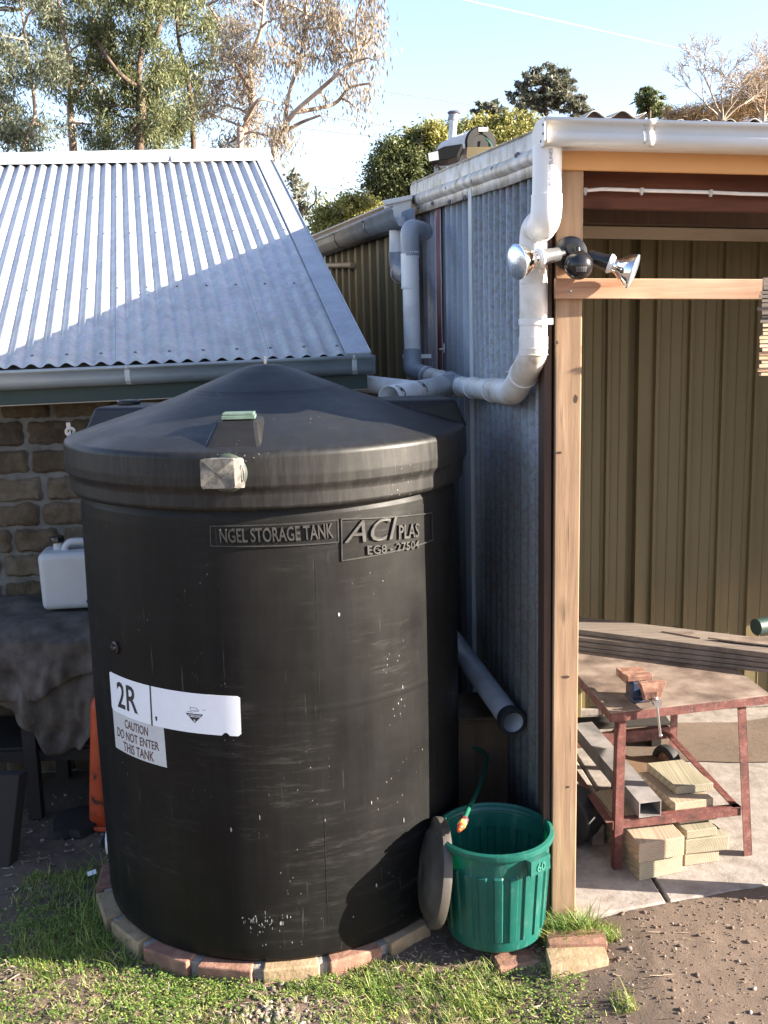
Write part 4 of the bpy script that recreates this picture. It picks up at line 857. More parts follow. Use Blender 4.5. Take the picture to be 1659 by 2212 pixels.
# ================================================================ two loose bricks by the post foot
def z6(a,b): return ((1300+a/2.676)/1.1573,(2100+b/2.676)/1.1573)
def loose(fl,fr,bl,z,h_,name,mat,label):
    a=atZ(*z6(*fl),z); b=atZ(*z6(*fr),z); c=atZ(*z6(*bl),z); mb=MB(); n=10
    bm=bmesh.new(); bmesh.ops.create_cube(bm,size=1); bmesh.ops.subdivide_edges(bm,edges=bm.edges,cuts=5,use_grid_fill=True)
    vs=[]
    for v in bm.verts:
        q=v.co; P=a+(b-a)*(q.x+.5)+(c-a)*(q.y+.5)+Vector((0,0,-h_*(.5-q.z)))
        e=sum(1 for k in q if abs(k)>.49); P+=(a+(b-a)*.5+(c-a)*.5-Vector((0,0,h_/2))-P).normalized()*(.007 if e==3 else .003 if e==2 else 0)
        P+=Vector([.004*noise.noise(P*22+Vector((k*7,0,0))) for k in range(3)]); vs.append(P)
    mb.add(vs,[tuple(v.index for v in f.verts) for f in bm.faces]); bm.free(); return tag(obj(name,mb,mat,smooth=True,sharp=50),label,'brick')
loose((190,702),(590,690),(172,600),.012,.07,'brick',M['brick_red'],'red brick lying flat against the foot of the pine post, behind the pale one')
loose((205,850),(600,802),(168,705),.0,.06,'brick',M['brick_orange'],'pale yellowish brick with green algae on its face, in front of the red one')
a=atZ(1090,2075,-.01); mb=MB(); mb.box(a+Vector((-.02,.0,-.072)),(.15,.03,0),(-.02,.09,0),(0,0,.045)); tag(obj('brick',mb,M['brick_red'],bevel=.008),'grey brick end under the front edge of the green bin','brick')
# ================================================================ floodlight on the post
FL=thing('floodlight',(.605,3.44,2.2),'black twin floodlight with mirrored bulbs and a ball sensor on the pine post','lamp')
pc=Vector((.606,3.437,2.288)); mb=MB(); mb.lathe([(.0001,.016),(.02,.015),(.04,.010),(.053,.004),(.054,-.002)],pc,36,(0,-1,0)); obj('base_plate',mb,M['black'],FL,smooth=True)
mb=MB(); mb.cyl(pc+Vector((0,-.005,.012)),pc+Vector((0,-.05,.012)),.022,.019); mb.cyl(pc+Vector((-.035,-.03,.0)),pc+Vector((.035,-.03,.0)),.009); mb.cyl(pc+Vector((.012,-.045,.012)),pc+Vector((.012,-.06,-.03)),.012)
mb.cbox(pc+Vector((-.02,-.022,-.028)),.022,.01,.016); obj('mounting_arm',mb,M['black'],FL,smooth=True,sharp=40)
bc=atY(1250,573,3.335); mb=MB(); mb.lathe([(.0436*math.sin(i*PI/20)+1e-5,-.0436*math.cos(i*PI/20)) for i in range(21)],bc,36); ball=obj('sensor',mb,M['black'],FL,smooth=True,sharp=180)
mb=MB(); n=10
for j in range(2):
    for i in range(5):
        a0=R(-112+i*9.5+.8); a1=a0+R(7.9); e0_=R(-28+j*11); e1_=e0_+R(10); rr_=.0441
        vs=[bc+Vector((math.cos(e)*math.cos(a_),math.cos(e)*math.sin(a_),math.sin(e)))*rr_ for e in (e0_,e1_) for a_ in (a0,a1)]; mb.add(vs,[(0,1,3,2)])
obj('sensor_window',mb,M['holder_grey'],ball,solid=.001)
def spot(s,h_,f_,hm,name):
    s,h_,f_=Vector(s),Vector(h_),Vector(f_); ax=(f_-s).normalized(); L=(f_-s).length; hl=(h_-s).length
    mb=MB(); mb.cyl(s-ax*.022,s+ax*.002,.008); mb.lathe([(.0001,0),(.019,0),(.021,.002),(.0235,hl*.75),(.0245,hl*.76),(.0265,hl),(.0001,hl)],s,28,ax); hd=obj('lamp_holder',mb,hm,FL,smooth=True,sharp=40)
    mb=MB(); mb.lathe([(.019,hl-.001),(.030,hl-.001),(.030,hl+.006),(.026,hl+.008),(.026,hl+.012),(.019,hl+.013)],s,28,ax); obj('seal_ring',mb,M['white'],hd,smooth=True,sharp=30)
    a0=hl+.010; q=L-a0; mb=MB(); mb.lathe([(.019,a0),(.022,a0+q*.06),(.0225,a0+q*.18),(.027,a0+q*.30),(.037,a0+q*.46),(.0455,a0+q*.64),(.0515,a0+q*.82),(.0535,a0+q*.93)],s,40,ax); bu=obj('bulb',mb,M['chrome'],FL,smooth=True,sharp=60)
    mb=MB(); mb.lathe([(.0535,a0+q*.93),(.0545,a0+q*.97),(.053,a0+q*1.01),(.045,a0+q*1.06),(.03,a0+q*1.10),(.015,a0+q*1.125),(.0001,a0+q*1.13)],s,40,ax); obj('lens',mb,M['lens'],bu,smooth=True,sharp=180)
m,t,b=newmat('frosted_lens'); b.inputs['Base Color'].default_value=(.6,.68,.78,1); b.inputs['Roughness'].default_value=.16; b.inputs['Metallic'].default_value=.75; bump(t,b,noi(t,coords(t),160,2),.25,.003); M['lens']=m
spot(atY(1207,549,3.385),atY(1166,556,3.365),atY(1116,566,3.325),M['holder_grey'],'l')
spot(atY(1270,553,3.385),atY(1316,570,3.37),atY(1368,587,3.345),M['black'],'r')
# ================================================================ cable on the top beam
CB=thing('electrical_cable',(1.0,3.56,2.4),'white cable clipped along the dark red beam under the shed roof','cable')
cp=[(1250,413.5),(1258,412),(1300,408.5),(1340,409.5),(1386,411.5),(1450,413),(1535,415.5),(1600,418.5),(1659,420),(1720,421)]
pts=[atPlane(x,y,(1,3.56+.04-.052+.0,0),Vector((-.077,1,0))) for x,y in cp]
pp=[]
for i in range(len(pts)-1):
    for k in range(4): pp.append(pts[i].lerp(pts[i+1],k/4))
mb=MB(); mb.tube(pp+[pts[-1]],.0058,10); obj('cable_run',mb,M['white'],CB,smooth=True)
for x,y in ((1264,411.5),(1386,411.5),(1535,415.5)):
    c=atPlane(x,y,(1,3.548,0),Vector((-.077,1,0))); mb=MB(); mb.cbox(c+Vector((0,.0,-.0)),.011,.018,.016); mb.cbox(c+Vector((0,0,-.009)),.007,.015,.010); obj('cable_clip',mb,M['label_grey'],CB,bevel=.001)
# ================================================================ rolled bamboo blind at the right end of the rail
bx=atY(1645,612,3.372); BL=thing('bamboo_blind',(1.5,3.40,1.8),'ragged bamboo blind hanging at the right end of the pine rail','blind')
rr=random.Random(11); z=atY(1645,600,3.372).z; zb=atY(1645,812,3.372).z; nsl=24; h_=(z-zb)/nsl
for i in range(nsl):
    dark=i<11; off=rr.uniform(-.006,.006)+(-.014 if i in (4,7) else 0)+( .004 if not dark else 0); mb=MB(); x0=bx.x+off; zz=z-h_*(i+1)+h_*.1
    mb.box((x0,3.366+rr.uniform(-.006,.006)-(.012 if i<9 else 0),zz),Vector((.33,.03,rr.uniform(-.008,.002))),(0,.004,0),(0,0,h_*rr.uniform(.68,.86))); obj('slat',mb,M['bamboo_dark' if dark else 'bamboo'],BL)
mb=MB(); mb.box((bx.x+.006,3.378,zb),(.32,.03,0),(0,.002,0),(0,0,z-zb)); obj('backing_cord',mb,M['bamboo_dark'],BL)
# ================================================================ left side clutter: bench, sacking, jerrycan, cone
OBN=thing('old_bench',(-1.75,4.6,-.05),'dark old bench under the sacking against the stone wall, left of the tank','bench')
zt=.80
mb=MB(); mb.box((-2.5,4.40,zt-.03),(1.55,.08,0),(0,.5,0),(0,0,.03)); obj('bench_top',mb,M['dark_wood'],OBN)
for x in (-2.4,-1.62,-1.0):
    for y in (4.44,4.86): mb=MB(); mb.box((x,y,-.06),(.06,0,0),(0,.05,0),(0,0,zt+.03)); obj('leg',mb,M['soil_dark'],OBN,bevel=.003)
mb=MB(); mb.box((-2.4,4.44,.20),(1.45,.06,0),(0,.03,0),(0,0,.05)); mb.box((-2.4,4.46,.25),(1.45,.06,0),(0,.4,0),(0,0,.012)); obj('shelf',mb,M['soil_dark'],OBN)
def cloth(name,x0,x1,yb,ze,hemf,par,mat,ztop,seed,front=4.40,amp=.03,nx=90):
    mb=MB(); ny=60; vs=[]
    for i in range(nx+1):
        x=x0+(x1-x0)*i/nx; hem=hemf(x)
        Lt=yb-front; tot=Lt+(ztop-hem)
        for j in range(ny+1):
            s_=tot*j/ny
            fold=amp*1.3*noise.noise(Vector((x*6.5+seed,s_*.5,seed)))+.7*amp*(1-2*abs(noise.noise(Vector((x*9+s_*2,s_*2.5,seed)))))+.35*amp*(1-2*abs(noise.noise(Vector((x*19,s_*5,seed)))))
            if s_<Lt: y=yb-s_; z=ztop+.012*noise.noise(Vector((x*7,y*7,seed)))+.02*noise.noise(Vector((x*3,y*3,seed+4)))-.05*max(0,(s_/Lt-.75)/.25)**2
            else:
                k=(s_-Lt)/(tot-Lt+1e-6); y=front-.02+fold*min(1,k*2)*1.6-.04*math.sin(k*2.2)+.02*noise.noise(Vector((x*9,s_*9,seed))); z=ztop-.05-(s_-Lt)+.01*noise.noise(Vector((x*6,s_*6,seed+2)))
            vs.append((x+.02*noise.noise(Vector((x*4,s_*5,seed+9))),y,z))
    k=ny+1; mb.add(vs,[(i*k+j,(i+1)*k+j,(i+1)*k+j+1,i*k+j+1) for i in range(nx) for j in range(ny)]); return obj(name,mb,mat,par,smooth=True,sharp=180,solid=.003)
def hem1(x):   # lower hanging layer
    t=(x+1.95)/.95; return .42+.10*math.sin(t*6)-.12*math.exp(-((x+1.46)/.09)**2)+.30*max(0,(x+1.33)/.2)**.8*(x>-1.33)
SC=thing('hessian_sacking',(-1.6,4.55,.4),'dirty grey sacking draped over the old bench under the jerrycan','sack')
cloth('lower_cloth',-2.4,-.95,4.90,.84,hem1,SC,M['hessian'],.822,3.3,amp=.05)
cloth('upper_cloth',-2.3,-.98,4.92,.84,lambda x:.64+.06*math.sin(x*9)-.07*(x<-1.62)*min(1,(-1.62-x)*6),SC,M['hessian'],.842,8.1,front=4.36,amp=.03)
# jerrycan
jx=atY(80,1300,4.62); JC=thing('jerrycan',(jx.x+.16,4.70,.86),'white plastic jerrycan with a black cap standing on the sacking','jerrycan')
bm=bmesh.new(); bmesh.ops.create_cube(bm,size=1)
for v in bm.verts: v.co=Vector((v.co.x*.30,v.co.y*.19,v.co.z*.262))
bmesh.ops.bevel(bm,geom=bm.edges[:]+bm.verts[:],offset=.035,segments=5,profile=.6,affect='EDGES')
Mx=Matrix.Translation((jx.x+.158,4.715,.853+.131))@Matrix.Rotation(R(7),4,'Z')
for v in bm.verts:
    z=v.co.z; 
    if z<-.07: v.co.x*=.97
    if abs(z+.065)<.012: v.co.x*=.985; v.co.y*=.97
    v.co=Mx@v.co
mb=MB(); mb.add([v.co for v in bm.verts],[tuple(q.index for q in f.verts) for f in bm.faces]); bm.free()
jb=obj('body',mb,M['jerry'],JC,smooth=True,sharp=60)
mb=MB(); mb.tube(fillet([Mx@Vector((-.045,-.02,.10)),Mx@Vector((-.03,-.02,.165)),Mx@Vector((.06,-.01,.165)),Mx@Vector((.10,0,.11))],[.03,.04]),.017,14); obj('handle',mb,M['jerry'],JC,smooth=True)
mb=MB(); mb.lathe([(.0001,.195),(.026,.195),(.028,.19),(.028,.17),(.02,.168),(.02,.12)],Mx@Vector((-.07,0,-.0)),20,(-.0,0,1)); 
cpb=MB(); cpb.lathe([(.0001,.026),(.029,.026),(.031,.022),(.031,0),(.0001,0)],Mx@Vector((-.072,0,.163)),20,(-.06,0,1)); nk=MB(); nk.lathe([(.024,0),(.022,.05)],Mx@Vector((-.07,0,.12)),20)
obj('neck',nk,M['jerry'],JC,smooth=True); obj('cap',cpb,M['black'],JC,smooth=True,sharp=40)
mb=MB(); mb.lathe([(.0001,.003),(.007,.003),(.011,.0),(.012,-.002)],Mx@Vector((.06,-.097,-.095)),14,(0,-1,0)); obj('tap_hole',mb,M['ink'],jb,smooth=True)
# orange tube
c0=atZ(224,1775,-.05); c1=Vector(atY(210,1500,c0.y-.02)); CN=thing('orange_tube',(c0.x,c0.y,-.05),'tall narrow stained orange plastic cone squeezed beside the tank','cone')
mb=MB(); mb.tube([c1.lerp(c0,k/8) for k in range(9)],.05,24,False,rs=[.024+.036*(k/8)**.9 for k in range(9)]); obj('cone_body',mb,M['orange'],CN,smooth=True,solid=.004,sharp=180)
mb=MB(); mb.lathe([(.058,.0),(.085,.004),(.09,.0),(.09,-.012)],c0+Vector((.02,0,.01)),24); obj('cone_foot',mb,M['orange'],CN,smooth=True)
# flat stone, boards at the far left, litter
mb=MB(); n=26; c=atZ(160,1770,-.03); vs=[c+Vector((0,0,.015))]
for i in range(n):
    t=i/n*2*PI; r_=.12*(1+.45*noise.noise(Vector((math.cos(t)*1.6,math.sin(t)*1.6,4)))); vs.append(c+Vector((r_*.8*math.cos(t),r_*1.15*math.sin(t),.004)))
for i in range(n): v=vs[1+i]; vs.append(v+(v-c)*.1+Vector((0,0,-.03)))
mb.add(vs,[(0,1+i,1+(i+1)%n) for i in range(n)]+[(1+i,1+n+i,1+n+(i+1)%n,1+(i+1)%n) for i in range(n)]); tag(obj('flat_stone',mb,M['soil_dark'],smooth=True),'irregular flat dark grey stone on the dark soil left of the orange cone','stone')
a=atZ(8,1872,-.05); b=atZ(60,1700,-.05); mb=MB(); mb.box((a.x-.25,a.y,-.06),(.27,.0,0),(.02,.05,0),(0.04,.10,.36)); tag(obj('dark_board',mb,M['soil_dark'],bevel=.004),'dark weathered board standing on the soil at the far left edge','board')
a=atZ(190,1893,-.03); mb=MB(); mb.box(a,(.032,.01,.006),(-.006,.012,.012),(0,-.002,.001)); tag(obj('paper_scrap',mb,M['label_white']),'small white plastic plant tag lying in grass beside the tank foot','litter')
def z5(a,b): return (1209.7+.2969*a,1278.8+.2969*b)
def zz(a,b,z): return atZ(*z5(a,b),z)
# ================================================================ workbench
TZ=.66
FLc=zz(368,878,TZ); FRc=zz(1530,745,TZ); e1=(FRc-FLc).normalized(); e2=Vector((-.10,1,0)).normalized()
Wd=(FRc-FLc).length; Dp=.93
WB=thing('workbench',(1.1,4.2,0),'low red painted steel workbench with a scratched sheet top, inside the open shed','bench')
mb=MB(); mb.box(FLc-Vector((0,0,.004)),e1*Wd,e2*Dp,(0,0,.004)); obj('bench_top',mb,M['bench_top'],WB)
th=.034
mb=MB()
for p,dv,L,s in ((FLc,e1,Wd,e2),(FLc,e2,Dp,e1),(FLc+e1*(Wd-.004),e2,Dp,-e1),(FLc+e2*(Dp-.004),e1,Wd,-e2)):
    mb.box(p-Vector((0,0,th+.004)),dv*L,s*.004 if s in (e2,e1) else s*.004,(0,0,th))
mb.box(FLc-Vector((0,0,.009)),e1*.12,e2*.12,(0,0,.004))
obj('angle_frame',mb,M['bench_red'],WB,bevel=.001)
legs=[(zz(393,2035,0)+Vector((.0,.01,0)),FLc+e1*.035+e2*.02),(zz(1340,1925,0),FRc-e1*.13+e2*.02),(Vector((1.29,4.63,0)),Vector((1.29,4.63,0))),(Vector((.76,4.52,0)),Vector((.76,4.52,0)))]
aw=.036
L0=[]
for i,(b,t) in enumerate(legs):
    b=Vector((b.x,b.y,0)); t=Vector((t.x,t.y,TZ-.006)); L0.append((b,t)); mb=MB(); sx=e1*(aw); sy=e2*.004
    sg=1 if i in (0,3) else -1
    mb.box(b,sx,e2*.004,t-b); mb.box(b+(Vector((0,0,0)) if sg>0 else e1*(aw-.004)),e1*.004,e2*aw,t-b); obj('leg',mb,M['bench_red'],WB,bevel=.0008)
def low(i,j,z,h_=.032,name='lower_rail',off=0):
    p=L0[i][0].lerp(L0[i][1],z/TZ); q=L0[j][0].lerp(L0[j][1],z/TZ); d=(q-p); n_=Vector((-d.y,d.x,0)).normalized()
    mb=MB(); mb.box(p+n_*(.005+off),d,n_*.030,(0,0,.004)); mb.box(p+n_*(.004+off),d,n_*.004,(0,0,-h_)); obj(name,mb,M['bench_red'],WB,bevel=.0008)
low(0,1,.205); low(1,2,.205); low(3,2,.22,.05); low(0,3,.205)
# ---- vice
vb=zz(560,850,TZ); VC=thing('bench_vice',(vb.x,vb.y,TZ),'blue bench vice with rusty jaws and a hanging handle bolted to the bench corner','vice')
ve=(zz(690,800,TZ)-zz(470,780,TZ)); vx=Vector((1,.16,0)).normalized(); vy=Vector((-.16,1,0)).normalized(); o=zz(520,800,TZ)
mb=MB(); mb.box(o-vy*.02,vx*.07,vy*.09,(0,0,.012)); mb.box(o+vx*.005,vx*.055,vy*.06,(0,0,.075)); mb.box(o+vx*.012+vy*.06,vx*.04,vy*.03,(0,0,.06)); obj('vice_body',mb,M['blue_paint'],VC,bevel=.004)
mb=MB(); mb.box(o-vx*.012+vy*.012+Vector((0,0,.075)),vx*.10,vy*.032,(0,0,.022)); mb.box(o-vx*.012+vy*.03+Vector((0,0,.062)),vx*.10,vy*.10,(0,0,.03)); obj('fixed_jaw',mb,M['rusty'],VC,bevel=.003)
mb=MB(); q=o-vy*.075+vx*.02; mb.box(q+Vector((0,0,.03)),vx*.05,vy*.03,(0,0,.035)); mb.add([q-vx*.018+Vector((0,0,.097)),q+vx*.085+Vector((0,0,.097)),q+vx*.062+Vector((0,0,.03)),q+vx*.005+Vector((0,0,.03)),q-vx*.018+vy*.03+Vector((0,0,.097)),q+vx*.085+vy*.03+Vector((0,0,.097)),q+vx*.062+vy*.03+Vector((0,0,.03)),q+vx*.005+vy*.03+Vector((0,0,.03))],[(0,3,2,1),(4,5,6,7),(0,1,5,4),(1,2,6,5),(2,3,7,6),(3,0,4,7)]); obj('moving_jaw',mb,M['rusty'],VC,bevel=.003)
mb=MB(); mb.box(q+vx*.012+vy*.03+Vector((0,0,.02)),vx*.035,vy*.1,(0,0,.03)); obj('slide',mb,M['blue_paint'],VC,bevel=.003)
sc=q+vx*.035-vy*.0+Vector((0,0,.03)); mb=MB(); mb.cyl(sc+vy*.03,sc-vy*.035,.011); mb.cyl(sc-vy*.018,sc-vy*.04,.016); sp=obj('screw_head',mb,M['steel'],VC,smooth=True,sharp=40)
mb=MB(); hc=sc-vy*.03; ha=hc+Vector((-.004,0,.018)); hb_=hc+Vector((.014,-.004,-.125)); mb.cyl(ha,hb_,.0048); 
for e_ in (ha,hb_): mb.lathe([(.0075*math.sin(i*PI/8)+1e-5,-.0075*math.cos(i*PI/8)) for i in range(9)],e_,14)
obj('handle_bar',mb,M['steel'],VC,smooth=True,sharp=60)
# ---- boards across the back of the bench
def plank(p,q,wd,h_,mat,label,group='weathered boards lying across the workbench',name='timber_board',bev=.002):
    p,q=Vector(p),Vector(q); d=q-p; s=Vector((-d.y,d.x,0)).normalized(); mb=MB(); mb.box(p,d,s*wd,(0,0,h_)); return tag(obj(name,mb,mat,bevel=bev),label,'board',group)
p0=zz(118,400,.70)
def ln(z0,ya,yb,ex=.5):
    a=zz(118,ya,z0); b=zz(1513,yb,z0); d=(b-a); return a-d*.12,b+d*ex
a,b=ln(.662,425,590); plank(a,b,.20,.016,M['old_wood'],'lowest weathered board of the stack across the workbench, dark brown edge')
a,b=ln(.680,398,560); plank(a+Vector((0,.008,0)),b+Vector((0,.012,0)),.19,.018,M['old_wood'],'middle weathered board of the stack across the workbench')
a,b=ln(.700,362,520); plank(a+Vector((0,.015,0)),b,.19,.018,M['old_wood'],'second board from the top of the stack across the workbench, grey face')
a,b=ln(.720,315,492); plank(a+Vector((0,.02,0)),b+Vector((0,.02,0)),.20,.022,M['old_wood'],'topmost weathered board of the stack across the workbench, sunlit grey top')
# sunlit sheets behind
a=zz(770,310,.74); mb=MB(); mb.add([zz(760,312,.745)+Vector((0,.05,0)),zz(1035,352,.745)+Vector((0,.03,0)),zz(965,292,.745),zz(850,300,.745)],[(0,1,2,3)]); tag(obj('plywood_offcut',mb,M['bench_top'],solid=.006),'sunlit plywood offcut poking out behind the boards, left of two','offcut')
mb=MB(); mb.add([zz(1090,350,.75)+Vector((0,.03,0)),zz(1345,385,.75)+Vector((0,.03,0)),zz(1700,420,.75)+Vector((0,.03,0)),zz(1700,310,.75),zz(1270,340,.75)],[(0,1,2,3,4)]); tag(obj('plywood_offcut',mb,M['bench_top'],solid=.006),'reddish plywood sheet behind the boards, under the green roll','offcut')
a=zz(1425,255,.93); a=atY(*z5(1425,255),4.42); b=a+Vector((.6,.25,0)); mb=MB(); mb.tube([a,b],.036,24); tag(obj('green_roll',mb,M['fascia_green'],smooth=True,sharp=40),'dark green rolled tube lying at the right edge above the boards','roll')
# ---- rectangular steel tube resting on the low rail
E0=zz(575,1645,.212); E1=zz(735,1625,.212); far=zz(95,1010,.26); dv=(far-E0); sx=E1-E0; hgt=Vector((0,0,.062))
mb=MB(); t_=.0035; up=hgt; n0=sx.normalized()
E0=Vector((E0.x,E0.y,.212)); sx=Vector((sx.x,sx.y,0)); dv=Vector((dv.x,dv.y,.02))
mb.box(E0,sx,dv,(0,0,t_)); mb.box(E0+hgt-Vector((0,0,t_)),sx,dv,(0,0,t_)); mb.box(E0+Vector((0,0,t_)),n0*t_,dv,(0,0,.062-2*t_)); mb.box(E0+sx-n0*t_+Vector((0,0,t_)),n0*t_,dv,(0,0,.062-2*t_))
tag(obj('steel_tube',mb,M['steel_tube']),'open-ended rectangular steel tube resting on the low rail of the workbench','tube')
# ---- timber offcuts on the slab
def block(fl,fr,z0,z1,depth,mat,label,dirv=(-.17,1,0),grp='timber offcuts stacked under the workbench'):
    a=zz(*fl,z0); b=zz(*fr,z0); d=Vector(dirv).normalized()*depth; mb=MB(); mb.box(a,Vector((b.x-a.x,b.y-a.y,0)),d,(0,0,z1-z0-.0015)); return tag(obj('timber_offcut',mb,mat,bevel=.0025),label,'offcut',grp)
W=M['offcut_wood']; G_=M['offcut_green']
block((575,2105),(890,2035),0.001,.080,.52,G_,'lower sunlit pine block of the left stack under the workbench')
block((572,1975),(903,1915),.082,.160,.46,W,'upper orange-faced pine block of the left stack under the workbench')
block((905,1995),(1155,1960),.001,.052,.40,W,'bottom reddish block of the right timber stack under the workbench',(-.25,1,0))
block((912,1910),(1225,1875),.052,.112,.42,G_,'greenish block showing growth rings in the right timber stack',(-.25,1,0))
block((920,1800),(1140,1770),.114,.148,.36,G_,'thin third block of the right timber stack, greenish end',(-.25,1,0))
block((868,1690),(1143,1655),.150,.198,.34,W,'pale block near the top of the right timber stack, second from top',(-.25,1,0))
block((845,1475),(1115,1445),.238,.272,.24,G_,'topmost greenish block of the right timber stack',(-.25,1,0))
block((835,1600),(1115,1560),.200,.236,.30,W,'block just below the topmost one in the right timber stack',(-.25,1,0))
a=zz(200,1480,.02); mb=MB(); mb.box(Vector((.80,3.95,.001)),(.05,.01,0),(-.10,.45,0),(0,0,.09)); tag(obj('timber_offcut',mb,M['old_wood'],bevel=.003),'long grey board on edge behind the front left leg of the workbench','offcut','timber offcuts stacked under the workbench')
a=zz(640,1400,.02); mb=MB(); mb.box(Vector((1.02,4.15,.001)),(.2,.02,0),(-.04,.3,0),(0,0,.16)); tag(obj('timber_offcut',mb,M['ply'],bevel=.003),'dark brown block standing between the two timber stacks','offcut','timber offcuts stacked under the workbench')
# ---- trolley wheel and a brown floor patch behind
wc=atY(*z5(775,1230),4.42); WH=thing('trolley_wheel',wc,'small dark rubber wheel with a rusty hub standing behind the timber stack','wheel')
ax=Vector((-.86,-.5,0)).normalized(); mb=MB(); mb.lathe([(.042,-.02),(.06,-.026),(.07,-.018),(.073,0),(.07,.018),(.06,.026),(.042,.02)],wc,36,ax); obj('tyre',mb,M['black_matt'],WH,smooth=True)
mb=MB(); mb.lathe([(.0001,-.022),(.012,-.022),(.013,-.012),(.043,-.012),(.043,.012),(.0001,.012)],wc,28,ax); obj('hub',mb,M['rusty'],WH,smooth=True,sharp=40)
mb=MB(); mb.lathe([(.0001,-.03),(.006,-.03),(.006,.03),(.0001,.03)],wc,12,ax); obj('axle',mb,M['steel'],WH)
mb=MB(); mb.cyl((.70,3.98,.11),(.78,4.05,.11),.11,n=30); tag(obj('scrap_wheel',mb,M['black_matt'],smooth=True,sharp=40,bevel=.01),'dark round wheel half hidden behind the pine post under the bench','wheel')
mb=MB(); c=Vector((2.0,4.98,.005)); vs=[c+Vector((0,0,.012))]  # brown soil patch, also standing in for the shade on the back floor
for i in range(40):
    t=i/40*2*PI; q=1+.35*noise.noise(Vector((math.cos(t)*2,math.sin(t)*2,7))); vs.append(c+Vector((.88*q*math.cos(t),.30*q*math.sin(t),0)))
mb.add(vs,[(0,1+i,1+(i+1)%40) for i in range(40)]); tag(obj('soil_shade_patch',mb,M['dirt'],smooth=True),'loose brown soil that also paints the shade over the slab at the back of the shed','soil',kind='stuff')
mb=MB(); mb.box((.75,4.85,.12),(.62,.06,0),(0,.14,0),(0,0,.015)); mb.box((.77,4.87,.0),(.05,0,0),(0,.1,0),(0,0,.12)); mb.box((1.28,4.92,.0),(.05,0,0),(0,.1,0),(0,0,.12)); tag(obj('low_stand',mb,M['soil_dark'],bevel=.003),'low dark plywood stand behind the workbench legs','stand')
# ================================================================ solar water heater and flue on a house farther back
HY=14.
hd=atY(1039,311,HY); hb=atY(972,336,HY-.35); ax=(hd-hb); ax=Vector((.62,-.72,.0)).normalized()
FH=thing('far_house',(9,19,0),'house with a low grey roof behind the shed, nearly hidden','house')
rzp=atY(1000,362,HY).z
mb=MB(); mb.box((1.1,13.2,0),(7,0,0),(0,8,0),(0,0,rzp-.95)); obj('wall',mb,M['olive'],FH)
mb=MB(); P0=Vector((1.0,13.0,rzp-.90)); mb.add([P0,P0+Vector((7.4,0,0)),P0+Vector((7.4,4.2,.9)),P0+Vector((0,4.2,.9)),P0+Vector((7.4,8.4,0)),P0+Vector((0,8.4,0))],[(0,1,2,3),(3,2,4,5),(0,3,5)]); obj('roof',mb,M['tiles'],FH,solid=.03)
WH2=thing('solar_water_heater',(hd.x-.2,HY,rzp-.3),'silver cylinder water heater with a black round end on the roof behind the shed','water heater')
rad=.21; c0=hd; c1=hd-ax*.0+Vector((-.44,.5,-.02)); axh=(c1-c0).normalized()
axd=Vector((.35,-1,.0)).normalized(); c1=atY(972,338,14.8)
mb=MB(); mb.cyl(c0-(c0-c1)*.02,c1,rad,n=40); cy=obj('cylinder',mb,M['heater_white'],WH2,smooth=True,sharp=40)
mb=MB(); axn=(c0-c1).normalized(); mb.lathe([(rad+.004,-.03),(rad+.006,.0),(rad-.01,.012),(.12,.014),(.115,.004),(.0001,.003)],c0,40,axn); ed=obj('end_cap',mb,M['black_disc'],WH2,smooth=True,sharp=30)
mb=MB(); mb.cbox(c0+axn*.02+Vector((.02,0,.17)),.12,.02,.05); obj('plate',mb,M['white'],ed)
mb=MB(); mb.tube([c0+axn*.03+Vector((.05,0,.06)),c0+axn*.05+Vector((.10,0,-.02)),c0+axn*.04+Vector((.14,0,-.12))],.012,8); obj('tube_fitting',mb,M['hose_green'],WH2,smooth=True)
a=[atY(x,y,13.6) for x,y in ((927,332),(930,348),(966,345),(988,338),(1000,310),(960,316))]
mb=MB(); bk=Vector((.05,.5,0)); mb.add(a+[p+bk for p in a],[tuple(range(6)),tuple(range(6,12))[::-1]]+[(i,i+6,(i+1)%6+6,(i+1)%6) for i in range(6)]); obj('cover_box',mb,M['black_disc'],WH2,bevel=.01)
a=[atY(x,y,13.58) for x,y in ((925,331),(928,348),(948,345),(946,326))]; mb=MB(); bk=Vector((0,.06,0)); mb.add(a+[p+bk for p in a],[(0,1,2,3),(7,6,5,4),(0,4,5,1),(1,5,6,2),(2,6,7,3),(3,7,4,0)]); obj('panel_end',mb,M['heater_white'],WH2)
mb=MB(); 
for x in (940,1030): p=atY(x,350,13.9); mb.box((p.x,p.y,p.z-.9),(.04,0,0),(0,.3,0),(0,0,.9))
obj('stand',mb,M['flue_cap'],WH2)
f0=atY(973,302,14.6); f1=atY(981,240,14.6); FU=thing('flue_pipe',f0,'round metal flue with a flat dark cap rising behind the water heater','chimney')
mb=MB(); mb.cyl(f0-Vector((.02,0,.5)),f0.lerp(f1,.9),.055,.052); obj('flue',mb,M['flue'],FU,smooth=True)
mb=MB(); mb.cyl(f0.lerp(f1,.68),f0.lerp(f1,.96),.066); obj('flue_collar',mb,M['galv_plain'],FU,smooth=True,sharp=40)
mb=MB(); mb.lathe([(.05,-.02),(.085,0),(.09,.015),(.07,.03),(.0001,.04)],f1-Vector((0,0,.03)),24); obj('flue_cap',mb,M['flue_cap'],FU,smooth=True,sharp=40)
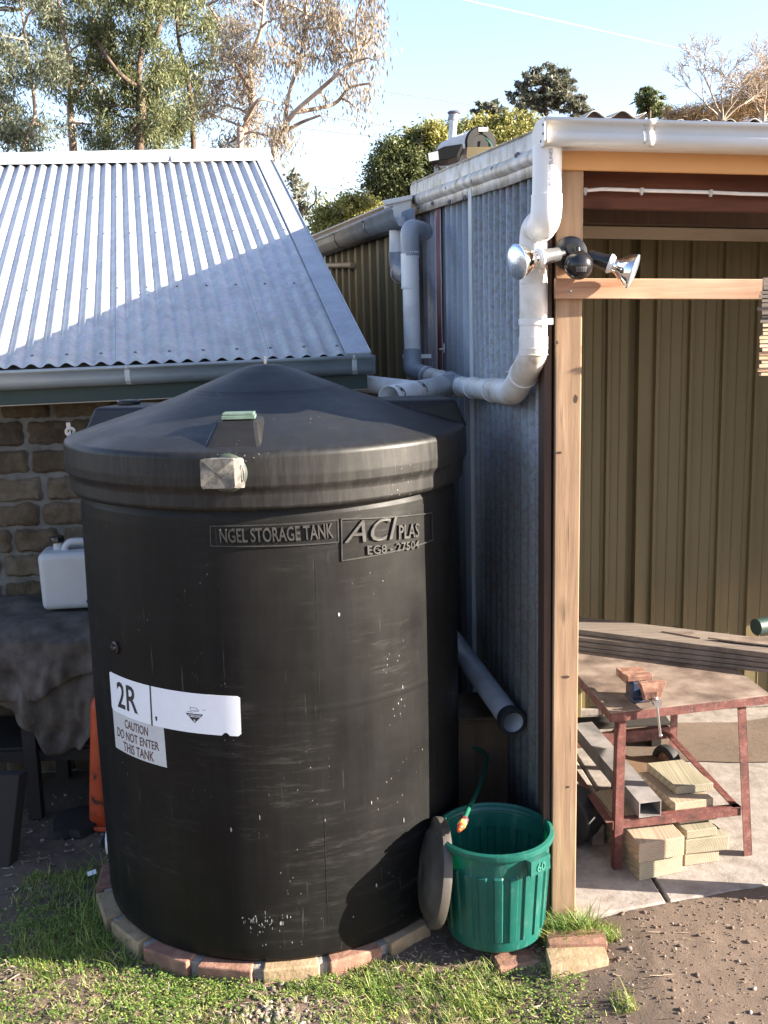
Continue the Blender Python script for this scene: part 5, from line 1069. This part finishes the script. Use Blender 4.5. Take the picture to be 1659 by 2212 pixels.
# ================================================================ overhead lines
def wire(p,q,Y0,Y1,label,r_=.012,sag=.2):
    r_*=1.7
    a=atY(*p,Y0); b=atY(*q,Y1); d=b-a; a=a-d*.3; b=b+d*.3; pts=[]
    for i in range(21):
        t=i/20; P=a.lerp(b,t); P.z-=sag*4*t*(1-t); pts.append(P)
    mb=MB(); mb.tube(pts,r_,6); o=obj('power_line',mb,M['wire'],smooth=True); tag(o,label,'wire','overhead power lines'); return o
wire((640,235),(1130,300),45,60,'upper power line crossing from the bare-leafed gum towards the far tree',.014)
wire((640,268),(1140,318),46,62,'lower power line crossing the sky behind the flue',.014)
wire((820,190),(1130,235),60,75,'faint highest power line in the middle of the sky',.012)
wire((640,390),(790,405),50,60,'short low power line seen just above the left roof corner',.012)
a=atY(960,-10,900); b=atY(1560,125,1100); mb=MB(); mb.tube([a,a.lerp(b,.25),a.lerp(b,.5),a.lerp(b,.75),b],.3,8,rs=[.38,.34,.28,.18,.06]); tag(obj('contrail',mb,M['cloud'],smooth=True),'thin white aircraft trail slanting across the top right of the sky','contrail')
# ================================================================ foliage
def leaves(P,D,lw,ll,rg,name,mat,parent,spread=.5,droop=0,up=None):
    """P leaf centres; each leaf a small folded quad pointing along D (or random)"""
    n=len(P); d=rg.normal(0,1,(n,3)); d/=np.linalg.norm(d,axis=1)[:,None]
    if droop: d=d*(1-droop)+np.array([0,0,-1])*droop
    if D is not None: d=d*spread+D*(1-spread)
    d/=np.linalg.norm(d,axis=1)[:,None]
    s=np.cross(d,rg.normal(0,1,(n,3))); s/=np.linalg.norm(s,axis=1)[:,None]+1e-9
    L=(ll*(.6+.8*rg.random(n)))[:,None]; Wd=(lw*(.6+.8*rg.random(n)))[:,None]
    v=np.stack([P-d*L/2,P-d*L*.05+s*Wd/2,P+d*L/2,P-d*L*.05-s*Wd/2],1).reshape(-1,3)
    me=bpy.data.meshes.new(name); o=bpy.data.objects.new(name,me); COL.objects.link(o)
    if parent is not None: o.parent=parent; v=v-np.array(org(parent))
    me.vertices.add(4*n); me.vertices.foreach_set('co',v.ravel()); me.loops.add(4*n); me.loops.foreach_set('vertex_index',np.arange(4*n,dtype=np.int32))
    me.polygons.add(n); me.polygons.foreach_set('loop_start',np.arange(0,4*n,4,dtype=np.int32))
    me.materials.append(mat); me.update(calc_edges=True); me.validate(); return o
def limb(mb,p,d,L,r,depth,rr,tips,gn=.0,spread=.55,segs=4,curve=.12,minr=.012,lift=.04):
    pts=[p]; rs=[r]; cur=p.copy(); dd=d.normalized()
    for i in range(segs):
        dd=(dd+Vector((rr.uniform(-1,1),rr.uniform(-1,1),rr.uniform(-1,1)))*curve+Vector((0,0,lift))).normalized(); cur=cur+dd*L/segs; pts.append(cur); rs.append(r*(1-.42*(i+1)/segs))
        if depth>0 and i>0 and rr.random()<.45:
            sd=Vector((rr.uniform(-1,1),rr.uniform(-1,1),rr.uniform(-.2,.7))).normalized(); limb(mb,cur,(dd+sd*spread*1.6),L*.55,rs[-1]*.5,depth-1,rr,tips,gn,spread,segs,curve,minr,lift)
    mb.tube(pts,r,6 if r<.05 else 9,False,rs=[max(q,minr) for q in rs])
    if depth<=1: tips+= [(q,dd.copy()) for q in pts[2:]]
    if depth>0:
        for k in range(2 if rr.random()<.6 else 3):
            sd=Vector((rr.uniform(-1,1),rr.uniform(-1,1),rr.uniform(-.3,.8))).normalized(); limb(mb,cur,dd+sd*spread,L*rr.uniform(.62,.8),rs[-1]*.75,depth-1,rr,tips,gn,spread,segs,curve,minr,lift)
    else: tips.append((cur,dd.copy()))
def twig(mb,a,b,r0,r1,rr,sag=.15,n=5):
    pts=[]; L=(b-a).length; m=Vector((rr.uniform(-1,1),rr.uniform(-1,1),rr.uniform(-.2,1)))*L*sag
    for i in range(n+1):
        t=i/n; pts.append(a.lerp(b,t)+m*4*t*(1-t)*.5+Vector((rr.uniform(-1,1),rr.uniform(-1,1),rr.uniform(-1,1)))*L*.025*(0<i<n))
    mb.tube(pts,r0,6,False,rs=[r0+(r1-r0)*i/n for i in range(n+1)])
def tree(name,label,Y0,stems,blobs,mat,bark,seed,group,ll=.13,lw=.024,droop=.5,sub=9,subr=.30,per=26,depth=1.0,r0=.06,cat='tree',hang=1.0,foot=None):
    """stems: pixel polylines on the tree's own distance, grown from the ground; blobs: (x,y,rx,ry,weight) crowns of leaf bunches"""
    rr=random.Random(seed); rg=np.random.default_rng(seed)
    base=atY(*stems[0][0],Y0); root=thing(name,(base.x if foot is None else foot,Y0,-.1),label,cat,group)
    mb=MB(); nodes=[]; px=Y0/FPX
    for si,st in enumerate(stems):
        pts=[atY(x,y,Y0+rr.uniform(-.4,.4)*(i>0)) for i,(x,y) in enumerate(st)]
        if si==0: pts=[Vector((pts[0].x+(pts[0].x-pts[min(1,len(pts)-1)].x)*.3,Y0,-.1))]+pts
        fine=[]
        for i in range(len(pts)-1):
            p0,p1,p2,p3=pts[max(i-1,0)],pts[i],pts[i+1],pts[min(i+2,len(pts)-1)]
            for k in range(5): t=k/5; fine.append(.5*((2*p1)+(p2-p0)*t+(2*p0-5*p1+4*p2-p3)*t*t+(3*p1-p0-3*p2+p3)*t**3))
        fine.append(pts[-1]); R0=r0*(1 if si==0 else .55); k=len(fine); mb.tube(fine,R0,9,False,rs=[R0*(1-.8*i/k)+.008 for i in range(k)]); nodes+=fine[(k//3 if si==0 else 0):]
    P=[]
    for bx,by,rx,ry,wt in blobs:
        c=atY(bx,by,Y0+rr.uniform(-depth,depth)*.6); RX,RZ=rx*px,ry*px; RY=min(depth,(RX+RZ)/2)
        near=min(nodes,key=lambda q:(q-c).length+ (0.6 if q.z>c.z+.3 else 0)); r_=.02+.012*(c-near).length; twig(mb,near,c,min(r_,.024),.007,rr,.2,7)
        for k in range(max(2,int(sub*wt))):
            v=rg.normal(0,1,3); v/=np.linalg.norm(v); q=v*(rg.random()**.35); s_=c+Vector((q[0]*RX,q[1]*RY,q[2]*RZ))
            if rr.random()<.55: twig(mb,c,s_,.008,.003,rr,.2,4)
            n=int(per*rr.uniform(.5,1.5)); sc=subr*rr.uniform(.6,1.25); off=rg.normal(0,1,(n,3))*np.array([.42,.42,.42*hang])*sc
            P.append(np.array(s_[:])+off)
    obj('trunk',mb,M[bark],root,smooth=True,sharp=180)
    if P and mat: leaves(np.concatenate(P),None,lw,ll,rg,'crown',M[mat],root,droop=droop)
    return root
GT='tall gum trees behind the left building'
R1=random.Random(2)
def grid(x0,x1,y0,y1,st,rx,ry,jit=.45,seed=1,w=1,skip=None):
    r=random.Random(seed); out=[]; y=y0
    while y<=y1:
        x=x0+r.uniform(0,st*.5)
        while x<=x1:
            q=(x+r.uniform(-1,1)*st*jit,y+r.uniform(-1,1)*st*jit)
            if not skip or not skip(*q): out.append((q[0],q[1],rx*r.uniform(.7,1.3),ry*r.uniform(.7,1.3),w))
            x+=st
        y+=st*.8
    return out
tree('gum_tree','pale forked gum trunk and grey green leaves at the far left edge',19,[[(60,350),(45,300),(15,250),(-25,190)],[(45,300),(75,250),(60,120),(40,-30)]],grid(-60,130,-40,330,62,34,28,seed=1,skip=lambda x,y:(70<x<125 and 60<y<200 and R1.random()<.3)),'euc2','bark',1,GT,sub=11,per=64,subr=.27,ll=.10,lw=.021)
tree('gum_tree','gum tree with straight pale grey trunk, second from the left',20.5,[[(160,345),(152,240),(150,150),(120,-40)],[(152,220),(190,160),(200,60)]],grid(90,250,-40,330,60,36,28,seed=2,skip=lambda x,y:(x<150 and y>230) ),'euc','bark',2,GT,subr=.27,ll=.10,lw=.021,sub=11,per=64,r0=.085)
tree('gum_tree','dark trunked gum tree with deep green leaves, middle of the group',19.5,[[(303,345),(308,250),(300,160),(316,40),(330,-60)],[(300,190),(250,150),(190,55)],[(316,90),(345,60),(340,-20)]],grid(215,372,-50,330,56,34,30,seed=3,skip=lambda x,y:(345<x<385 and 45<y<130)),'euc','bark_d',3,GT,subr=.27,ll=.10,lw=.021,sub=13,per=64,r0=.08)
tree('gum_tree','bushy green gum tree with its trunk hidden by foliage, right of the dark trunk',21.5,[[(420,350),(410,200),(385,80),(380,-50)]],[b for b in grid(365,480,-50,325,56,32,28,seed=4,skip=lambda x,y:(x<395 and 40<y<140) or (x>425 and 270<y))],'euc','bark_d',4,GT,subr=.27,ll=.10,lw=.021,sub=13,per=64)
tree('gum_tree','slender gum with orange pale trunk and reddish green leaves beside the dense trees',18,[[(520,345),(526,290),(545,215),(540,130),(565,60),(575,-30)],[(545,200),(505,130),(480,60),(450,10)],[(530,260),(560,215),(600,225)]],grid(470,600,-40,120,60,32,24,seed=5,w=.9)+grid(455,560,130,320,52,26,24,seed=6,w=.9)+[(555,285,22,20,.6),(590,300,25,14,.5)],'euc3','bark',5,GT,sub=11,per=44,ll=.10,lw=.019,r0=.06)
tree('gum_tree','sparse leaning gum with pinkish drooping leaves, rightmost of the group',17,[[(592,345),(600,300),(630,250),(690,195),(740,150),(790,100)],[(615,275),(625,200),(650,120),(660,30)],[(640,242),(720,225),(755,190),(800,180)],[(605,290),(650,265),(690,250)]],grid(610,790,5,150,50,28,22,seed=7,w=.75)+[(800,190,22,30,.5),(770,235,26,28,.35),(690,130,30,20,.8),(805,60,20,40,.7),(812,130,14,30,.6),(745,175,25,22,.5),(700,215,30,16,.3),(610,230,20,26,.4),(660,60,40,30,.9),(730,40,40,30,.9),(600,290,18,20,.6),(620,310,14,16,.5)],'euc3','bark',6,GT,sub=8,subr=.25,per=44,ll=.10,lw=.019,r0=.05,hang=1.4,droop=.65)
# ---- bushes and trees beyond the sheds
BG='trees and bushes beyond the sheds'
def bush(name,label,Y0,blobs,mat,seed,ll=.1,lw=.05,n=5000,airy=0,stem=None,bark='bark_d',cat='bush',twigs=True):
    rr=random.Random(seed); rg=np.random.default_rng(seed); px=Y0/FPX; c0=atY(*(blobs[0][:2]),Y0)
    root=thing(name,(c0.x,Y0,-.1),label,cat,BG); mb=MB(); mb.tube([Vector((c0.x,Y0,-.1)),Vector((c0.x+.1,Y0,c0.z*.4)),Vector((c0.x-.05,Y0,c0.z*.8)),c0],.12,8,False,rs=[.14,.12,.08,.04]); P=[]
    tot=sum(b[2]*b[3] for b in blobs)
    for bx,by,rx,ry in blobs:
        c=atY(bx,by,Y0+rr.uniform(-.5,.5)); RX,RZ=rx*px,ry*px; RY=min(1.4,(RX+RZ)/2); twig(mb,c0,c,.05,.02,rr,.1)
        k=int(n*rx*ry/tot); nc=max(6,k//42)
        v=rg.normal(0,1,(nc,3)); v/=np.linalg.norm(v,axis=1)[:,None]; q=v*((.3+.85*rg.random((nc,1))) if airy else (.62+.42*rg.random((nc,1)))); C=np.array(c[:])+q*np.array([RX,RY,RZ])
        for t in range(0,nc,5): twig(mb,c,Vector(C[t]),.02,.006,rr,.1,3)
        Q=np.repeat(C,42,0); Q=Q+rg.normal(0,1,Q.shape)*np.array([.12,.12,.09])*max(.6,(RX+RZ)*.55)*(.75 if airy else 1); P.append(Q)
        
        if not airy: Q=np.array(c[:])+rg.normal(0,.42,(k//4,3))*np.array([RX,RY,RZ]); P.append(Q)
    obj('trunk',mb,M[bark],root,smooth=True,sharp=180); leaves(np.concatenate(P),None,lw,ll,rg,'foliage',M[mat],root,droop=.0); return root
bush('dense_bush','big dark green bush with yellowish lit tips left of the metal flue',22,[(870,375,75,75),(925,325,62,48),(835,410,45,42),(900,440,80,45),(960,310,45,45),(850,350,40,36),(990,370,80,60)],'bush_d',21,n=34000,ll=.085,lw=.032)
bush('dense_bush','yellow green bush top between the flue and the cream gutter',23,[(1060,285,60,34),(1115,278,50,32),(1150,300,50,36),(1010,300,40,32),(1085,320,80,40),(1030,272,30,16)],'bush_y',22,n=22000,ll=.08,lw=.028)
bush('dense_bush','yellow green leaves painting the sunlit top of the big dark bush, left of the flue',21.4,[(910,300,38,20),(940,285,30,20),(855,340,26,16),(890,318,30,18)],'bush_y',23,n=5000,ll=.08,lw=.03)  # paler foliage added as the lit crown of the dark bush
bush('low_bush','low yellow green bush just above the far gutter, right of the corrugated roof',15,[(735,462,50,26),(700,490,34,22),(785,470,44,36),(770,440,30,16),(745,500,60,24)],'bush_y',24,n=14000,ll=.055,lw=.022)
tree('young_gum','thin young gum rising beside the roof corner with loose leaves',17,[[(655,520),(648,450),(640,385)]],[(638,395,16,14,.7),(650,425,20,16,.9),(655,460,18,18,.9),(690,430,8,10,.4),(632,385,10,8,.4)],'tree_m','bark_d',25,BG,ll=.12,lw=.035,sub=9,subr=.16,per=16,depth=.4,r0=.03)
bush('round_tree','round crowned grey green tree standing above the yellow bush',34,[(1180,185,48,42),(1225,205,38,38),(1130,215,32,30),(1175,225,60,28),(1205,165,28,26),(1140,180,22,20),(1250,235,30,22)],'tree_m',26,n=8500,airy=1,ll=.15,lw=.06,cat='tree')
bush('small_tree','small dark tree peeping left of the round crowned tree',36,[(1058,228,20,14),(1045,240,22,12),(1070,240,20,12)],'tree_m',27,airy=1,n=1000,ll=.18,lw=.08,cat='tree')
bush('pine_tree','small dark pine above the shed roof between round tree and bare tree',36,[(1405,212,24,14),(1402,232,28,16),(1415,240,30,14),(1400,200,12,8)],'bush_d',28,airy=1,n=2200,ll=.25,lw=.045,cat='tree')
# bare branching tree at the far right
rr=random.Random(31); b0=atY(1560,262,26); root=thing('bare_tree',(b0.x,26,-.1),'leafless pale branching tree above the right end of the shed roof','tree',BG); mb=MB(); tips=[]
mb.tube([Vector((b0.x,26,-.1)),b0],.07,8,False)
for dx,L in ((-.75,1.1),(-.25,1.3),(.35,1.2),(.9,1.0),(.1,1.0)): limb(mb,b0,Vector((dx,rr.uniform(-.3,.3),1)),L*.62,.03,4,rr,tips,spread=.62,segs=4,curve=.22,minr=.005,lift=-.03)
b1=atY(1650,262,27)
for dx,L in ((-.6,1.1),(.2,1.2),(.7,1.0)): limb(mb,b1,Vector((dx,rr.uniform(-.3,.3),1)),L*.62,.028,4,rr,tips,spread=.6,segs=4,curve=.22,minr=.005,lift=-.02)
obj('branches',mb,M['bark_w'],root,smooth=True,sharp=180)
rg=np.random.default_rng(33); P=[]
root=thing('twiggy_shrub',(atY(1600,250,28).x,28,-.1),'orange brown twiggy shrub mass behind the bare tree','bush',BG); mb=MB(); c0=atY(1600,262,28); mb.tube([Vector((c0.x,28,-.1)),c0],.1,8,False); obj('trunk',mb,M['bark'],root)
for bx,by,rx,ry,n in ((1640,205,50,52,2600),(1580,240,50,30,1700),(1500,248,45,20,1100),(1700,200,60,60,1500),(1450,252,20,14,300)):
    c=atY(bx,by,28); P.append(np.array(c[:])+rg.normal(0,.5,(n,3))*np.array([rx,rx,ry])*28/FPX)
leaves(np.concatenate(P),np.array([.1,0,1.]),.016,.34,rg,'twigs',M['twig_or'],root,spread=.6)
# ================================================================ ground cover
rg=np.random.default_rng(50); rr=random.Random(50)
def inpl(x,y,m=0): return math.hypot(x-PC.x,y-PC.y)<PR+m
def gdens(x,y):
    """how thickly grass grows here"""
    n=.5+.9*noise.noise(Vector((x*3.1,y*3.1,7)))+.5*noise.noise(Vector((x*9,y*9,2)))
    d=0
    if inpl(x,y,.0): return 0
    if -.28<x<.70 and y<3.28: d=.72-max(0,(3.02-y))*2.5-max(0,x-.35)*2.4
    if x<=-.28: d=.22 if y<3.32 else .3
    if x<-.95 and y>3.25: d=.7 if inpl(x,y,.32) else (.25 if y<3.7 else 0)
    if .5<x<.78 and 3.2<y<3.42: d=1.3
    if .60<x<.74 and 2.95<y<3.3: d=.9
    if -.52<x<-.22 and y<3.12: d=.12
    if x>.78: d=.0
    if BC.x-.17<x<BC.x+.17 and abs(y-BC.y)<.16: d=0
    if .55<x<.64 and y>3.42: d=0
    if x>.45 and y>slab_edge(x)-.01: d=0
    if .555<x<.78 and 3.05<y<3.32: d=0
    return d*max(0,min(1.6,(n-.15)*1.5))
vs=[];fs=[]
def blade(x,y,h,w_,lean,bend,az):
    z=gh(x,y)-.004; k=len(vs); c,s=math.cos(az),math.sin(az); px,py=-s*w_/2,c*w_/2
    for t,ww in ((0,1),(.45,.8),(.8,.45)):
        o=lean*h*t+bend*h*t*t; X=x+c*o; Y=y+s*o; Z=z+h*t*(1-.25*bend*t); vs.append((X-px*ww,Y-py*ww,Z)); vs.append((X+px*ww,Y+py*ww,Z))
    o=(lean+bend)*h; vs.append((x+c*o,y+s*o,z+h*(1-.25*bend)))
    fs.extend([(k,k+1,k+3,k+2),(k+2,k+3,k+5,k+4),(k+4,k+5,k+6)])
cnt=0; tries=0
while cnt<2600 and tries<60000:
    tries+=1; x=rg.uniform(-1.75,.85); y=rg.uniform(2.84,3.95); d=gdens(x,y)
    if rg.random()>d*.8: continue
    cnt+=1; lush=d>.8; tall=(.5<x<.7 and y>3.3) or rg.random()<.03
    for _ in range(rg.integers(4,9)):
        h=rg.uniform(.014,.034)*(1.35 if lush else 1)*(2.2 if tall else 1)
        blade(x+rg.normal(0,.008),y+rg.normal(0,.008),h,rg.uniform(.002,.0036),rg.uniform(.0,.5),rg.uniform(.1,.9),rg.uniform(0,2*PI))
for x0,y0 in ((.59,3.40),(.64,3.36),(.56,3.33),(.60,3.37)):       # long tufts at the post foot
    for _ in range(18): blade(x0+rg.normal(0,.02),y0+rg.normal(0,.012),rg.uniform(.05,.14),.0045,rg.uniform(.1,.5),rg.uniform(.3,1.3),rg.uniform(0,2*PI))
for _ in range(160):
    a_=rg.uniform(R(172),R(232)); r_=PR+rg.uniform(.01,.10); blade(PC.x+r_*math.cos(a_),PC.y+r_*math.sin(a_),rg.uniform(.04,.11),.004,rg.uniform(.1,.5),rg.uniform(.2,1.0),rg.uniform(0,2*PI))
mb=MB(); mb.v=vs; mb.f=fs; mb.m=[0]*len(fs); tag(obj('grass',mb,M['grass'],origin=(0,3,0)),'short patchy grass around the foot of the tank, bin and post','grass',kind='stuff')
# clover and small weeds
vs=[];fs=[]; cnt=0; tries=0
while cnt<7500 and tries<120000:
    tries+=1; x=rg.uniform(-1.75,.62); y=rg.uniform(2.84,3.7)
    if inpl(x,y,.005): continue
    n=.5+1.2*noise.noise(Vector((x*3.3+9,y*3.3,1)))+.6*noise.noise(Vector((x*11,y*11,1)))
    d=.46 if x<-.5 else .3
    if y>3.32 and x<-.9: d=.5
    if -.52<x<-.24 and y<3.1: d=.08
    if x>-.2 and y>3.22: d=.0
    if x<-.9 and y>3.45: d=.15 if not inpl(x,y,.3) else .6
    if rg.random()>d*n: continue
    cnt+=1; z=gh(x,y)+rg.uniform(.004,.024)
    for k in range(3):
        a_=rg.uniform(0,2*PI); r_=rg.uniform(.003,.0065); t_=rg.uniform(-.5,.5); c,s=math.cos(a_),math.sin(a_); i=len(vs)
        vs+= [(x,y,z),(x+r_*(c-.6*s),y+r_*(s+.6*c),z+r_*t_),(x+r_*1.5*c,y+r_*1.5*s,z+r_*t_*1.4),(x+r_*(c+.6*s),y+r_*(s-.6*c),z+r_*(t_-.2))]; fs.append((i,i+1,i+2,i+3))
mb=MB(); mb.v=vs; mb.f=fs; mb.m=[0]*len(fs); tag(obj('clover',mb,M['clover'],origin=(-.9,3.1,0)),'low clover and tiny weeds creeping over the soil left of the plinth','clover',kind='stuff')
# pebbles
def stones(name,spots,mat,label,cat):
    vs=[];fs=[]; bm=bmesh.new(); bmesh.ops.create_icosphere(bm,subdivisions=2,radius=1); base=[v.co.copy() for v in bm.verts]; bf_=[tuple(v.index for v in f.verts) for f in bm.faces]; bm.free()
    for x,y,r_ in spots:
        s=Vector((rg.uniform(.7,1.3),rg.uniform(.6,1.1),rg.uniform(.45,.8)))*r_; rot=Matrix.Rotation(rg.uniform(0,6),3,'Z')@Matrix.Rotation(rg.uniform(-.4,.4),3,'X'); o_=Vector((x,y,gh(x,y)+r_*.25)); k=len(vs); sd=rg.uniform(0,50)
        for b in base: q=b*(1+.22*noise.noise(b*1.3+Vector((sd,0,0)))); vs.append(tuple(o_+rot@Vector((q.x*s.x,q.y*s.y,q.z*s.z))))
        fs+= [tuple(i+k for i in f) for f in bf_]
    mb=MB(); mb.v=vs; mb.f=fs; mb.m=[0]*len(fs); return tag(obj(name,mb,mat,smooth=True,sharp=180,origin=(0,3,0)),label,cat,kind='stuff')
sp=[]
for _ in range(230):
    x=rg.normal(-.37,.10); y=rg.normal(3.0,.08)
    if not inpl(x,y,.0): sp.append((x,y,rg.uniform(.003,.012)))
for _ in range(1300):
    x=rg.uniform(-1.5,2.0); y=rg.uniform(2.85,3.6)
    if not inpl(x,y) and not(x>.45 and y>slab_edge(x)-.02): sp.append((x,y,rg.uniform(.0009,.0022) if rg.random()<.85 else rg.uniform(.002,.006)))
for _ in range(260):
    x=rg.uniform(-1.9,-1.05); y=rg.uniform(3.7,4.7)
    if not inpl(x,y): sp.append((x,y,rg.uniform(.003,.010)))
for x,y,r_ in ((-.62,3.07,.013),(.77,3.32,.008),(.79,3.27,.011),(1.13,3.18,.008),(1.13,3.03,.009),(1.08,2.92,.008),(.72,2.98,.013),(.49,3.03,.012),(1.3,3.05,.007)): sp.append((x,y,r_))
stones('gravel',sp,M['pebble'],'small pale stones scattered in the soil, thickest in front of the plinth','gravel')
sp=[]
for _ in range(1500):
    x=rg.uniform(.55,2.0); y=rg.uniform(2.8,3.75)
    if y<slab_edge(x)-.005: sp.append((x,y,rg.uniform(.0015,.0045) if rg.random()<.93 else rg.uniform(.005,.010)))
for _ in range(900):
    x=rg.uniform(-1.6,.55); y=rg.uniform(2.84,3.35)
    if not inpl(x,y): sp.append((x,y,rg.uniform(.002,.009)))
stones('soil_crumbs',sp,M['dirt'],'crumbs and small clods of brown soil over the bare ground','soil')
# dry leaves, chips and straws
vs=[];fs=[]
def chip(x,y,L,w_,az,dz,curl=.2):
    z=gh(x,y)+.003+dz; c,s=math.cos(az),math.sin(az); k=len(vs)
    for t in (-.5,-.15,.2,.5):
        ww=w_*(1-abs(t)*1.3); X=x+c*L*t; Y=y+s*L*t; Z=z+curl*L*t*t
        vs.append((X+s*ww/2,Y-c*ww/2,Z)); vs.append((X-s*ww/2,Y+c*ww/2,Z+rg.uniform(-.001,.001)))
    fs.extend([(k,k+2,k+3,k+1),(k+2,k+4,k+5,k+3),(k+4,k+6,k+7,k+5)])
for _ in range(2000):
    x=rg.uniform(-1.6,.5); y=rg.uniform(2.85,3.4)
    if inpl(x,y,.0): continue
    chip(x,y,rg.uniform(.008,.03)*(1 if rg.random()<.9 else 2),rg.uniform(.002,.009),rg.uniform(0,PI),rg.uniform(0,.010))
for _ in range(520):
    x=rg.uniform(.1,2.0); y=rg.uniform(2.85,3.75)
    if x>.45 and y>slab_edge(x)+.3: continue
    chip(x,y,rg.uniform(.005,.02),rg.uniform(.0015,.005),rg.uniform(0,PI),(.0 if y<slab_edge(x) else .022)+rg.uniform(0,.002))
for x,y,L,a_ in ((.86,3.105,.085,.05),(1.0,3.345,.04,.0),(.90,3.35,.06,-.1),(.82,3.05,.035,.2),(.76,3.33,.03,-.4),(.18,2.96,.06,.9),(.24,2.98,.07,.8),(-.75,2.95,.06,-.8),(-.7,2.99,.05,-.5),(-1.05,3.0,.05,.4),(-.83,3.24,.05,1.2),(-.88,3.22,.04,1.3),(.98,2.98,.03,1.0),(.72,2.89,.04,-.5),(1.22,2.93,.04,1.1),(.83,2.90,.035,.0)): chip(x,y,L,.0045,a_,.002,.1)
for _ in range(90):
    x=rg.uniform(-1.8,-1.05); y=rg.uniform(3.5,4.5); chip(x,y,rg.uniform(.01,.05),rg.uniform(.005,.015),rg.uniform(0,PI),.003)
for _ in range(260): chip(rg.normal(.74,.06),rg.normal(3.98,.10),rg.uniform(.004,.012),.003,rg.uniform(0,PI),.024)
mb=MB(); mb.v=vs; mb.f=fs; mb.m=[0]*len(fs); tag(obj('leaf_litter',mb,M['litter'],origin=(0,3,0),smooth=True),'dry leaves, bark chips and straws strewn over the soil','leaf litter',kind='stuff')
